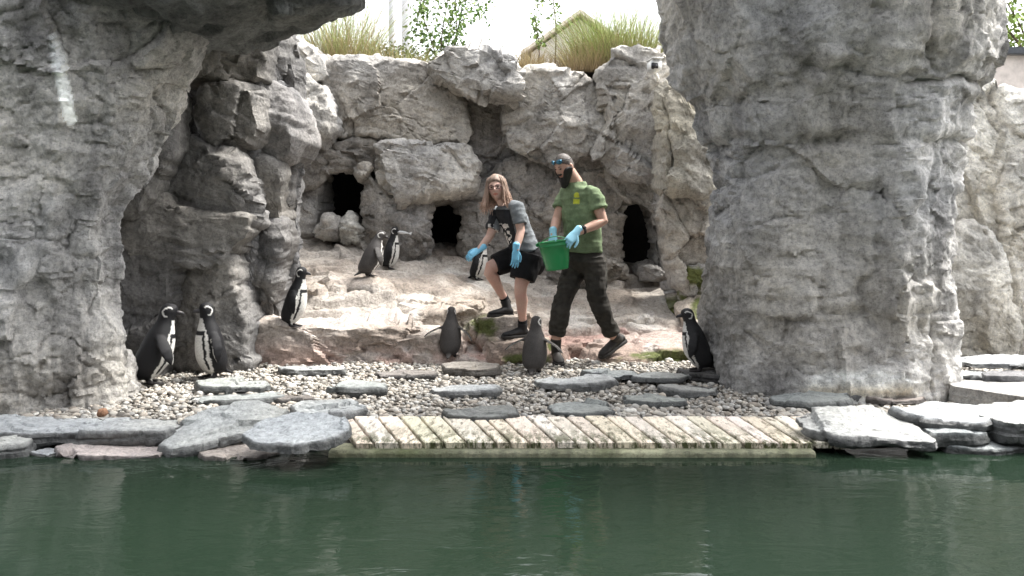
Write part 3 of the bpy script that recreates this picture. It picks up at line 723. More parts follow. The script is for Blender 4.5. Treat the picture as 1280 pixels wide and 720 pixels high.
# ================================================================== slate slabs
SL1, SL2, SL3, SLB = (.52, .54, .535), (.36, .385, .38), (.54, .555, .55), (.24, .22, .205)
def slate(label, poly, z0, th, tint=SL1, sx=0, sy=0, **k):
    ys = [y for x, y in poly]
    if max(ys) < 516: poly = [(x, min(ys) + (y - min(ys)) * .66) for x, y in poly]
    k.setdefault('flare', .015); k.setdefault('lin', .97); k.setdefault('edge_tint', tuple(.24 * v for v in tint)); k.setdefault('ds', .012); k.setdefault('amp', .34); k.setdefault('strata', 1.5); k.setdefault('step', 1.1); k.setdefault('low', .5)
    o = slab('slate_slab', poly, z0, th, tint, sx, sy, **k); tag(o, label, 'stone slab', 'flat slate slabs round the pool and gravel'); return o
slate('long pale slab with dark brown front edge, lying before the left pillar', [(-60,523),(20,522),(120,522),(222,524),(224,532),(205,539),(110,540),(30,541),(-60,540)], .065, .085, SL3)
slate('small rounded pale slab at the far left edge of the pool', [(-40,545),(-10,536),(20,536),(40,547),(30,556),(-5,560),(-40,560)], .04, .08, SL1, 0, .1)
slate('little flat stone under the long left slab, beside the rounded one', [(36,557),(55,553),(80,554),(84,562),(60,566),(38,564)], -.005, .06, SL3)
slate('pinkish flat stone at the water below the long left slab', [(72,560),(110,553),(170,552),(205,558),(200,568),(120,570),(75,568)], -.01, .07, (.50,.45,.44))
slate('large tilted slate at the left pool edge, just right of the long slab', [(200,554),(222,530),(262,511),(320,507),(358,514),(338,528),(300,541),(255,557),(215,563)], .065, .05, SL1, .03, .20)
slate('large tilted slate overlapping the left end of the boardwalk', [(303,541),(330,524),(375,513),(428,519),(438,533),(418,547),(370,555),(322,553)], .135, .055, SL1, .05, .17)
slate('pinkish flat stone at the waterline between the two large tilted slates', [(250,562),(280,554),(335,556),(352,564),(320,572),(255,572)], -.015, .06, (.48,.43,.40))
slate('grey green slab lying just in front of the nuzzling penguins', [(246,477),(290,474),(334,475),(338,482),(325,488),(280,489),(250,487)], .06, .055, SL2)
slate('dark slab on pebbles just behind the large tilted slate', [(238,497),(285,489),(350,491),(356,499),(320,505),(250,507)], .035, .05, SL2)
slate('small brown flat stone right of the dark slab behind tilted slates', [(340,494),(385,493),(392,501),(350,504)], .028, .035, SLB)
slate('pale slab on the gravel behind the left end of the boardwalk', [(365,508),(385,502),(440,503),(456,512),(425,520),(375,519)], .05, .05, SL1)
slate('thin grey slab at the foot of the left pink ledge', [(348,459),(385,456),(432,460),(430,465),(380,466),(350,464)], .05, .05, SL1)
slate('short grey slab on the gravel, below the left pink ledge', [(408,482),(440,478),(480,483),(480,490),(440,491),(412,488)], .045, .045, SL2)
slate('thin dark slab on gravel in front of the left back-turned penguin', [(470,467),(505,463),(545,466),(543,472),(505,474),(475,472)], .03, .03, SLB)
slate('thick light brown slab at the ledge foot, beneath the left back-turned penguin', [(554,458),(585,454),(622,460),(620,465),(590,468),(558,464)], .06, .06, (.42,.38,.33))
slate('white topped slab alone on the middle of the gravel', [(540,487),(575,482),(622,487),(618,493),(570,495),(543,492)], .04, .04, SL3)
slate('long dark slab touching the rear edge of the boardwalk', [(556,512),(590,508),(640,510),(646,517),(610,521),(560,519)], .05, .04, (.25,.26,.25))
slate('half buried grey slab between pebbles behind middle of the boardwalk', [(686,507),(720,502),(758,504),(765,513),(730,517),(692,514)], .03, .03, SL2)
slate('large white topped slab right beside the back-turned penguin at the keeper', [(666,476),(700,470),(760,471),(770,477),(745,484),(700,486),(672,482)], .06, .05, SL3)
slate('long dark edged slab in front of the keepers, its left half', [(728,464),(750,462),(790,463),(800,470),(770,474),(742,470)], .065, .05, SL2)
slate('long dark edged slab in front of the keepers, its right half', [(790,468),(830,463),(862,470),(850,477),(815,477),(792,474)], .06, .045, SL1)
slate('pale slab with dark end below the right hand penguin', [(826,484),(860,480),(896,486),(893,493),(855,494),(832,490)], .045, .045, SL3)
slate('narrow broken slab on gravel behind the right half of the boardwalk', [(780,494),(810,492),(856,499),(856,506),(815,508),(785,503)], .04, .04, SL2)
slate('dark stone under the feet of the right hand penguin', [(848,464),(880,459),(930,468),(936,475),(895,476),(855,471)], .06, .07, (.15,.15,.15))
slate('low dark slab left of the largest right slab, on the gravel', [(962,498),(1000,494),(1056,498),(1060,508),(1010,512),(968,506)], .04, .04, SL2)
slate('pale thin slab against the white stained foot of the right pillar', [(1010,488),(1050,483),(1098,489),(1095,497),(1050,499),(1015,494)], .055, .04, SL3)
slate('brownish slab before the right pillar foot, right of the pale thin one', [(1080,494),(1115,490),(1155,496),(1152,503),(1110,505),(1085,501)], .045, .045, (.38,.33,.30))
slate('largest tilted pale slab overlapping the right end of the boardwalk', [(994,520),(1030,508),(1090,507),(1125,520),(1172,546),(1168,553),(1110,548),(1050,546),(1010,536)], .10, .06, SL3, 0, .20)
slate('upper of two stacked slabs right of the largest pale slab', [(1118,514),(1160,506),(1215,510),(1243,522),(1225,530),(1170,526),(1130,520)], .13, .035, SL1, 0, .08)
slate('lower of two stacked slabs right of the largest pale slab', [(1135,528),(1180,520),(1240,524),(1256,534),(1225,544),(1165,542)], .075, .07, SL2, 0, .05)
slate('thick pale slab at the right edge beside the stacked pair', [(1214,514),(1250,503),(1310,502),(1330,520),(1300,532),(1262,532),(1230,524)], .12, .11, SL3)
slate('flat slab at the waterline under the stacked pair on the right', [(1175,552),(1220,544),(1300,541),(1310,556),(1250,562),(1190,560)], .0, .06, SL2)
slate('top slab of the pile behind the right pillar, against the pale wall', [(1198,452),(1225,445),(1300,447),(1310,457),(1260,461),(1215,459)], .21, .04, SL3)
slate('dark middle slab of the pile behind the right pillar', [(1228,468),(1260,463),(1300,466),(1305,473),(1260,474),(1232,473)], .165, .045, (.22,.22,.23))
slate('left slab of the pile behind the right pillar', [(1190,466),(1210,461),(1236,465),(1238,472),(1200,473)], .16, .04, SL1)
o = slab('concrete_block', [(1186,480),(1215,474),(1330,480),(1350,492),(1290,498),(1200,484)], .125, .17, (.40,.39,.37), amp=.08, lin=.95, flare=0.0); tag(o, 'pale concrete block carrying the slab pile behind the right pillar', 'block')
o = boulder(None, [(121,517),(124,511),(131,511),(134,517),(130,521),(123,521)], 5.0, .03, (.45,.25,.15), ds=.004, back=.02, amp=.15, name='stone', facets=1); tag(o, 'small orange stone at the foot of the left pillar', 'stone')

# ================================================================== planting on top of the back wall
M_grass = tinted('grass blade', .7, .2, 40, 0, spec=.2)
M_leaf = tinted('leaf', .6, .25, 30, 0, spec=.3)
M_bark = plain('bark', (.13, .10, .075), .9, .4, 25, .5, .01)
def bed(x, y):
    return .12 * (fbm(np.stack([x, y, x * 0], -1), 3, 5) - .5) + np.clip((y - 9.6), 0, 20) * .012
sheet('planting_bed', -9, 9, 9.35, 40, 2.96, M_soil, 80, 90, bed)
def strips(base, tip_off, width, bend, g, segs=4):
    t = np.linspace(0, 1, segs + 1)[:, None]; n = len(base)
    dirn = tip_off; side = np.stack([-dirn[:, 1], dirn[:, 0], np.zeros(n)], -1); side /= np.linalg.norm(side, axis=1, keepdims=True) + 1e-6
    ang = g.uniform(0, 6.28, n); side = np.stack([np.cos(ang), np.sin(ang), ang * 0], -1)
    V = []; 
    for k in range(segs + 1):
        f = k / segs; c = base + dirn * f; c[:, 2] -= bend * f ** 2.2; c[:, :2] += dirn[:, :2] * (f ** 2) * .6
        wd = (width * (1 - f) ** .7 * .5)[:, None]; V += [c - side * wd, c + side * wd]
    V = np.stack(V, 1).reshape(-1, 3); m = 2 * (segs + 1); F = []
    idx = np.arange(n)[:, None] * m
    F = np.concatenate([np.stack([idx + 2*k, idx + 2*k + 1, idx + 2*k + 3, idx + 2*k + 2], -1).reshape(-1, 4) for k in range(segs)])
    return V, F, m
def grass(label, x, Y, rx, h, n, top, low, dead=.2, seed=0, z=None, lean=.3, ry=.25):
    g = np.random.default_rng(seed + 100); c = P(x, 80, Y); zz = 2.98 if z is None else z
    a_ = g.uniform(0, 6.28, n); r = np.sqrt(g.uniform(0, 1, n))
    base = np.stack([c[0] + np.cos(a_) * r * rx, c[1] + np.sin(a_) * r * ry, np.full(n, zz)], -1)
    hh = h * g.uniform(.3, 1.1, n) * (1 - .35 * r)
    tip = np.stack([np.cos(a_) * r * lean * hh + g.normal(0, .2, n) * hh, np.sin(a_) * r * lean * hh + g.normal(0, .2, n) * hh, hh], -1)
    V, F, m = strips(base, tip, g.uniform(.004, .009, n), hh * g.uniform(.02, .4, n), g, 5)
    f = np.repeat(np.linspace(0, 1, 6), 2)[None, :, None]
    col = np.array(low) * (1 - f) + np.array(top) * f; col = np.repeat(col, n, 0) * g.uniform(.65, 1.3, (n, 1, 1))
    dd = g.uniform(0, 1, n) < dead; col[dd] = np.array((.40, .31, .18)) * g.uniform(.7, 1.2, (dd.sum(), 1, 1))
    o = mk('grass_clump', V, F, M_grass, origin=(c[0], c[1], zz), tint=col.reshape(-1, 3)); tag(o, label, 'grass', 'grass clumps on top of the back wall'); return o
GT, GL = (.26, .33, .10), (.22, .17, .09)
grass('tall reed clump with brown base standing on the wall top at left', 430, 9.85, .40, 1.7, 1500, (.22,.40,.13), (.42,.31,.17), .3, 1)
grass('small pale grass tuft left of the tall reed clump', 362, 10.1, .3, .7, 600, (.42,.46,.2), GL, .3, 2)
grass('wide yellow green grass clump beside the white camera', 782, 9.75, .46, 1.45, 2100, (.28,.44,.11), (.36,.28,.16), .18, 3)
grass('yellow green grass clump right behind the shed gable', 742, 9.95, .32, 1.3, 1100, (.27,.42,.12), (.34,.26,.15), .2, 4)
grass('short dry grass in front of the shed wall', 690, 9.8, .42, .36, 520, (.34,.29,.15), (.22,.17,.10), .55, 5)
grass('low dry grass left of the shed, behind the cap boulder', 640, 10.1, .4, .34, 420, (.32,.30,.14), (.2,.16,.09), .5, 6)
grass('low green grass under the hanging vine', 540, 9.9, .42, .42, 480, (.24,.29,.09), (.18,.14,.07), .35, 7)
grass('low mixed grass between the tall reeds and the vine', 500, 9.7, .40, .55, 700, (.26,.34,.12), (.30,.23,.13), .3, 8)
grass('dry grass strip right of the vine, behind the cap boulder', 610, 9.75, .40, .50, 700, (.36,.36,.16), (.34,.26,.15), .5, 9)
grass('dry grass before the left corner of the shed', 660, 9.7, .30, .48, 560, (.40,.36,.17), (.34,.26,.15), .5, 10)
grass('tangled dry grass at the foot of the wide yellow green clump', 735, 9.65, .35, .60, 800, (.40,.40,.16), (.34,.24,.14), .5, 11)
grass('pale grass at the far left of the wall top under the arch', 385, 9.8, .25, .8, 600, (.36,.42,.17), (.36,.28,.16), .35, 12)
def leaves(pts, size, cols, g, hang=.4):
    n = len(pts); d = g.normal(0, 1, (n, 3)); d[:, 2] -= hang; d /= np.linalg.norm(d, axis=1, keepdims=True)
    s = np.cross(d, g.normal(0, 1, (n, 3))); s /= np.linalg.norm(s, axis=1, keepdims=True); nn = np.cross(d, s)
    L = (size * g.uniform(.6, 1.3, n))[:, None]
    V = np.stack([pts, pts + d * L * .35 + s * L * .28 + nn * L * .06, pts + d * L * .5, pts + d * L * .35 - s * L * .28 + nn * L * .06, pts + d * L], 1)
    F = np.array([[0, 1, 2, 3], [1, 4, 3, 2]]); F = (F[None] + (np.arange(n) * 5)[:, None, None]).reshape(-1, 4)
    c = np.array(cols)[g.integers(len(cols), size=n)] * g.uniform(.7, 1.3, (n, 1))
    return V.reshape(-1, 3), F, np.repeat(c, 5, 0)
GREENS = [(.15, .25, .07), (.22, .33, .10), (.11, .18, .06), (.30, .38, .13)]
def shrub(name, label, cat, base, stems, n, size, spread, seed, cols=GREENS, group=None, sr=.012, hang=.4, onstem=(.25, 1)):
    g = np.random.default_rng(seed); base = np.array(base, float); parts = []; pts = []
    for st in stems:
        q = spline([base + np.array(p_) for p_ in st], 16); parts.append(tube(q, list(np.linspace(sr, sr * .35, 16)), 6))
        k = n // len(stems); f = g.uniform(onstem[0], onstem[1], k) * 15; i = np.clip(f.astype(int), 0, 14)
        pts.append(q[i] + (q[i + 1] - q[i]) * (f - i)[:, None] + g.normal(0, 1, (k, 3)) * spread * np.array([1, 1, .8]))
    root = empty(name, base); tag(root, label, cat, group)
    V, F = join(*parts); mk('stem', V, F, M_bark, root)
    V, F, c = leaves(np.concatenate(pts), size, cols, g, hang); mk('foliage', V, F, M_leaf, root, tint=c, smooth=False)
    return root
b0 = P(556, 80, 10.4)
shrub('climbing_vine', 'leafy climbing vine with hanging shoots above the wall, beside the pale poles', 'vine', (b0[0], 10.4, 2.95),
      [[(0,0,0),(-.05,0,.5),(.02,0,1.0),(.1,.05,1.6)], [(0,0,0),(-.15,0,.5),(-.28,0,1.0),(-.1,0,1.7)], [(0,0,0),(.12,0,.5),(.22,0,1.0),(.3,0,1.7)],
       [(-.1,0,1.7),(-.22,0,1.4),(-.33,.0,1.0),(-.38,0,.6)], [(.1,0,1.7),(.35,0,1.5),(.42,0,1.15),(.46,0,.85)], [(0,0,1.7),(.1,-.1,1.3),(.16,-.1,.9),(.15,-.1,.5)]],
      1700, .065, .085, 21)
for i, (x, lab, Y) in enumerate(((480, 'dark ivy mound between the tall reeds and the vine', 10.2), (520, 'dark low ivy mound at the foot of the vine', 10.3), (592, 'low green ivy mound right of the vine', 10.3))):
    b0 = P(x, 80, Y)
    shrub('ivy_shrub', lab, 'shrub', (b0[0], Y, 3.05), [[(0,0,0),(dx * .5,0,.2),(dx,dy,.30 + .1 * (k % 2))] for k, (dx, dy) in enumerate(((-.35,0),(-.15,.1),(.05,-.1),(.2,.1),(.38,0)))], 620, .05, .085, 30 + i,
          [(.07,.10,.03),(.10,.15,.04),(.05,.07,.025),(.16,.20,.07)], 'ivy mounds on the wall top', .008)
for i, (x, lab, h) in enumerate(((672, 'shorter thin sapling before the shed', 1.05), (693, 'taller thin sapling before the shed, reaching out of frame', 1.6))):
    b0 = P(x, 80, 10.1)
    shrub('sapling', lab, 'sapling', (b0[0], 10.1, 2.95), [[(0,0,0),(.02,0,h*.4),(-.02,0,h*.7),(.01,0,h)]], 150, .06, .035, 50 + i, GREENS[1:], 'saplings before the shed', .011, .1, (.35, 1))
b0 = P(1290, 60, 11.5)
shrub('leafy_tree', 'light green tree whose twigs show at the top right corner', 'tree', (b0[0], 11.5, 2.0),
      [[(0,0,0),(0,0,1.0),(-.1,0,1.8),(-.35,0,2.3)], [(0,0,.9),(-.2,-.1,1.6),(-.55,-.1,2.0),(-.75,-.1,1.95)], [(0,0,1.2),(.1,.1,2.0),(.3,.1,2.8)], [(0,0,1.0),(-.3,.2,2.0),(-.4,.2,2.8)]],
      900, .09, .16, 60, [(.22,.32,.07),(.30,.38,.10),(.16,.24,.05)], None, .03)
# shed behind the planting
sh = empty('shed', (1.25, 15, 2.9)); tag(sh, 'small pale shed with gabled roof behind the grasses', 'shed')
M_wall = plain('pale shed boards', (.78, .74, .70), .8, .15, 6, .2); M_roof = plain('light brown roof edge', (.74, .66, .55), .8, .25, 8, .3)
zb, ze, za, x0, x1 = 2.85, 4.28, 4.92, .36, 2.16; xm = (x0 + x1) / 2
mk('wall', [(x0,15,zb),(x1,15,zb),(x1,15,ze),(xm,15,za),(x0,15,ze),(x0,18,zb),(x1,18,zb),(x1,18,ze),(xm,18,za),(x0,18,ze)],
   [(0,1,2,3,4),(9,8,7,6,5),(0,4,9,5),(1,6,7,2),(4,3,8,9),(3,2,7,8)], M_wall, sh, smooth=False)
for sg in (-1, 1):
    e0 = np.array([xm + sg * 1.10, 0, ze - .08]); a0 = np.array([xm, 0, za + .05]); up_ = np.array([0, 0, .07]); V = []
    for yy in (14.75, 18.2):
        for q in (e0, a0, a0 + up_, e0 + up_): V.append(q + [0, yy, 0])
    mk('roof_slope', V, [(0,1,2,3),(7,6,5,4),(0,4,5,1),(3,2,6,7),(0,3,7,4),(1,5,6,2)], M_roof, sh, smooth=False)
for k in range(6):
    xx = x0 + .15 + k * .3; V_, F_ = box((xx, 14.985, 3.55), (.03, .03, 1.35)); mk('batten', V_, F_, plain('batten', (.68, .62, .57), .8, .2), sh, smooth=False)
# netting poles
M_pole = plain('pale painted pole', (.72, .72, .74), .5, .08)
for x, Y, r_, lab in ((490, 13.2, .055, 'left of two pale poles behind the reeds'), (508, 13.6, .08, 'right, thicker of two pale poles behind the reeds')):
    b0 = P(x, 80, Y); pr = empty('pole', (b0[0], Y, 2.85)); tag(pr, lab, 'pole', 'pale poles above the wall')
    V_, F_ = tube([(b0[0], Y, 3.05), (b0[0], Y, 5.0), (b0[0], Y, 8.0)], [r_, r_, r_ * .9], 14); mk('shaft', V_, F_, M_pole, pr)
    V_, F_ = tube([(b0[0], Y, 3.05), (b0[0], Y, 3.0)], [r_ * 1.6] * 2, 14); mk('collar', V_, F_, M_pole, pr)
# security camera
sc = empty('security_camera', P(818, 90, 8.32)); tag(sc, 'small white security camera fixed at the wall top beside the pillar', 'camera')
c = P(818, 83, 8.30); M_wp = plain('white plastic', (.78, .78, .76), .4, .03)
V_, F_ = bbox(c, (.105, .20, .125), R(8), .018); mk('housing', V_, F_, M_wp, sc)
V_, F_ = bbox(c + [-.012, -.098, -.012], (.078, .012, .066), R(8), .005); ls = mk('lens_window', V_, F_, plain('dark glass', (.01, .01, .012), .1, .1), sc)
V_, F_ = tube([c + [-.012, -.10, -.012], c + [-.012, -.108, -.012]], [.022, .020], 16); mk('lens_ring', V_, F_, plain('lens ring', (.03, .03, .035), .25, .1), ls)
V_, F_ = bbox(c + [0, -.02, .066], (.118, .23, .012), R(8), .004); mk('sun_shield', V_, F_, M_wp, sc)
V_, F_ = tube([c + [.02, .08, -.05], c + [.06, .14, -.10], c + [.07, .25, -.12]], [.018, .018, .022], 10); mk('bracket', V_, F_, M_wp, sc)

# ================================================================== penguins
bpy.context.view_layer.update()
def hit(x, y, dz=0.0):
    """where the sight line through a photo pixel meets the built ground"""
    bpy.context.view_layer.update(); dg = bpy.context.evaluated_depsgraph_get()
    d = Vector(((x - 640) / FPX, 1, -(y - HOR) / FPX)).normalized()
    ok, loc, *_ = SC.ray_cast(dg, Vector((0, 0, CAM_H)), d)
    return np.array(loc[:]) + [0, 0, dz] if ok else P(x, y, 8)
def drop(X, Y, z=1.2):
    """height of the built ground below a point"""
    dg = bpy.context.evaluated_depsgraph_get(); ok, loc, *_ = SC.ray_cast(dg, Vector((X, Y, z)), Vector((0, 0, -1)))
    return loc[2] if ok else 0.0
def sphere(c, r, seg=16, rings=10):
    V = []; F = []; c = np.array(c, float); r = np.array(r, float) * np.ones(3)
    for j in range(rings + 1):
        t = math.pi * (j + (.02 if j == 0 else -.02 if j == rings else 0)) / rings
        for i in range(seg):
            a_ = 2 * math.pi * i / seg; V.append(c + r * [math.sin(t) * math.cos(a_), math.sin(t) * math.sin(a_), math.cos(t)])
    F = [(j*seg+i, j*seg+(i+1) % seg, (j+1)*seg+(i+1) % seg, (j+1)*seg+i) for j in range(rings) for i in range(seg)]
    F += [tuple(range(seg))[::-1], tuple(rings*seg+i for i in range(seg))]
    return np.array(V), F
def rotm(ax, an):
    return np.array(Matrix.Rotation(an, 3, ax))
M_peng = tinted('penguin plumage', .6, .35, 140, .6, .004, .3)
M_bill = plain('dark horny bill', (.03, .028, .03), .4, .3, 60)
M_eye = plain('dark eye', (.01, .008, .008), .1, .1)
M_web = plain('dark webbed foot', (.035, .033, .035), .6, .4, 60, .3)
PZ = [.02,.05,.09,.14,.20,.27,.33,.38,.42,.45,.48,.51,.54,.565,.585,.598]
PRX = [.055,.088,.106,.114,.116,.111,.100,.086,.070,.059,.053,.052,.052,.046,.033,.012]
PRY = [.055,.088,.104,.112,.112,.105,.095,.081,.067,.058,.053,.053,.056,.052,.040,.015]
PCY = [-.025,-.025,-.018,-.008,.0,.005,.008,.008,.010,.012,.015,.020,.025,.028,.028,.025]
def penguin(label, foot, yaw, scale, lean=0.0, hyaw=0.0, hpitch=0.0, fl=(.15, .15), fb=(0., 0.), dark=(.0065, .0065, .008), belly=True, neck=1.0, fat=1.0):
    foot = np.array(foot, float); seg = 28
    th = np.linspace(0, 2 * np.pi, seg, endpoint=False)
    zz = np.interp(np.linspace(0, 1, 34), np.linspace(0, 1, len(PZ)), PZ)
    V = np.concatenate([np.stack([np.interp(z, PZ, PRX) * np.sin(th), np.interp(z, PZ, PCY) + np.interp(z, PZ, PRY) * np.cos(th), np.full(seg, z + .022)], -1) for z in zz])
    F = [(j*seg+i, j*seg+(i+1) % seg, (j+1)*seg+(i+1) % seg, (j+1)*seg+i) for j in range(33) for i in range(seg)] + [tuple(range(seg))[::-1], tuple(33*seg+i for i in range(seg))]
    parts = [(V, F, 0)]
    parts.append((*tube([(0,-.05,.09),(0,-.10,.055),(0,-.165,.02)], [(.05,.03),(.035,.018),(.018,.006)], 12), 4))
    for s, a_, b_ in ((-1, fl[0], fb[0]), (1, fl[1], fb[1])):
        p0 = np.array([s * .088, -.008, .372]); d = np.array([s * math.sin(a_), b_, -math.cos(a_)]); d /= np.linalg.norm(d)
        out = np.array([s * .030, 0, 0])
        pts = [p0 + d * t + out * math.sin(math.pi * t / .23) for t in (0, .05, .11, .17, .225)]
        n_ = np.cross(d, [0, 1, 0])
        parts.append((*tube(pts, [(.030,.014),(.042,.012),(.044,.010),(.035,.009),(.013,.007)], 12, up=tuple(n_)), 1 if s < 0 else 2))
    for s in (-1, 1):
        parts.append((*tube([(s*.045,-.01,.07),(s*.048,-.005,.015)], [.024, .017], 10), 3))
        for k in (-1, 0, 1): parts.append((*tube([(s*.048,-.012,.013),(s*.048+k*.016,.04,.011),(s*.05+k*.026,.082,.007)], [(.014,.012),(.012,.009),(.006,.006)], 8), 3))
    VV, FF = join(*[(v, f) for v, f, _ in parts]); ids = np.concatenate([[i] * len(v) for v, f, i in parts])
    Vr, Fr, Nr = remesh(VV, FF, .0085, 2, .4)
    kd = kdtree.KDTree(len(VV))
    for i, v in enumerate(VV): kd.insert(v, i)
    kd.balance(); pid = np.array([ids[kd.find(v)[1]] for v in Vr])
    x, y, z = Vr[:, 0], Vr[:, 1], Vr[:, 2] - .022
    cy = np.interp(z, PZ, PCY); ph = np.abs(np.arctan2(x, y - cy)); jit = .22 * (fbm(Vr * 45, 3, 5) - .5)
    ph = ph + jit
    D = np.array(dark); W = np.array((.62, .61, .58)); col = np.tile(D, (len(Vr), 1)) * (1 + .5 * (fbm(Vr * 25, 3, 8)[:, None] - .4))
    lim = np.interp(z, [0, .05, .30, .34, .40, .46], [1.0, 1.22, 1.22, 1.2, 1.0, .75])
    white = (ph < lim) & (z < .475)
    band = (((z > .345) & (z < .378) & (ph < .98)) | ((ph > .78) & (ph < .98) & (z < .378) & (z > .06)))
    col[white & ~band] = W
    if not belly: pass
    u, v = y - .028, z - .532; r = np.hypot(u, v * 1.05)
    an = np.degrees(np.arctan2(v, u)) % 360; stripe = (r > .033) & (r < .0415) & (an > 50) & (an < 262) & (np.abs(x) > .010) & (z > .455) & (np.hypot(u, v) > 0)
    col[stripe] = W
    col[pid == 4] = D
    for k in (1, 2):
        m = pid == k; s = -1 if k == 1 else 1
        nx = Nr[:, 0] * s; col[m & (nx > -.3)] = D * 1.15; col[m & (nx <= -.3)] = W * .8
        edge = m & (Nr[:, 1] > .75); col[edge] = W * .9
    col[pid == 3] = np.array((.025, .023, .024))
    def pose(q):
        q = np.array(q, float).copy(); q0 = q.copy()
        w_ = sstep(.40, .52, q0[:, 2])[:, None]; c = np.array([0, .014, .47]); q[:, 2] = np.where(q[:, 2] > .4, .4 + (q[:, 2] - .4) * neck, q[:, 2])
        c[2] = .4 + .07 * neck
        q = q * (1 - w_) + ((q - c) @ rotm('X', hpitch).T @ rotm('Z', hyaw).T + c) * w_
        w_ = sstep(.04, .20, q0[:, 2])[:, None]; c = np.array([0, -.01, .08]); q = q * (1 - w_) + ((q - c) @ rotm('X', -lean).T + c) * w_
        return (q * scale * np.array([fat, fat, 1])) @ rotm('Z', yaw).T + foot - [0, 0, .004]
    root = empty('penguin', foot); tag(root, label, 'penguin', 'penguins in the enclosure')
    mk('body', pose(Vr), Fr, M_peng, root, tint=col)
    bv, bf = tube([(0,.058,.552),(0,.088,.551),(0,.110,.547),(0,.121,.538)], [(.017,.022),(.012,.017),(.009,.013),(.004,.006)], 10)
    mk('bill', pose(bv), bf, M_bill, root)
    for s in (-1, 1):
        ev, ef = sphere((s*.042, .045, .562), .0065, 8, 6); mk('eye', pose(ev), ef, M_eye, root)
    return root, pose
GREY = (.044, .040, .038)
penguin('black backed penguin touching bills with the white fronted one at left', hit(187, 479), R(-62), .99, .22, R(-10), .12, (.30, .42), (.15, .55), fat=1.14)
penguin('white bellied penguin facing left, touching bills with the black backed one', hit(264, 472), R(128), .96, .04, R(-6), .10, (.22, .20), (0, 0), fat=1.06)
penguin('penguin standing alone upright on the left pink ledge, looking right', hit(366, 408), R(-96), .86, .16, R(4), .14, (.12, .14), (0, .25))
penguin('grey backed penguin on the upper ledge, behind its white chested companion', hit(461, 345), R(-58), .76, .22, R(-18), -.12, (.2, .35), (0, .3), GREY, fat=1.2)
q, ps = penguin('white chested penguin on the upper ledge holding a fish', hit(488, 336), R(-98), .74, .10, R(4), .10, (.15, .2), (0, .2))
penguin('half hidden penguin on the ledge behind the bent woman', hit(597, 350), R(-112), .74, .18, R(0), .0, (.15, .2), (0, .2))
penguin('grey penguin seen from behind, flippers spread, nearest the moss patch', hit(563, 446), R(-6), .70, .10, R(8), .0, (1.0, .70), (-.1, -.1), GREY, fat=1.14)
penguin('grey penguin seen from behind, flippers spread, at the feet of the man', hit(668, 466), R(-14), .74, .10, R(-10), .05, (.95, .90), (-.1, -.1), GREY, fat=1.18)
penguin('penguin standing on dark stone left of the big right pillar', hit(874, 463), R(78), .80, .16, R(6), .05, (.18, .40), (.35, .1), (.015, .015, .016), fat=1.15)
# the fish in the bill
pf = ps(np.array([[0, .105, .540]]))[0]
fv, ff = tube([(-.055,0,.006),(-.02,0,.004),(.02,0,0),(.06,0,-.006),(.075,0,-.009),(.10,0,-.012)], [(.004,.008),(.009,.017),(.010,.018),(.005,.008),(.003,.005),(.002,.018)], 10)
o = mk('fish', np.array(fv) + pf + [.02, -.005, -.005], ff, plain('silver fish skin', (.55, .56, .57), .35, .2, 60), origin=pf); tag(o, 'small silver fish held in the bill of an upper ledge penguin', 'fish')

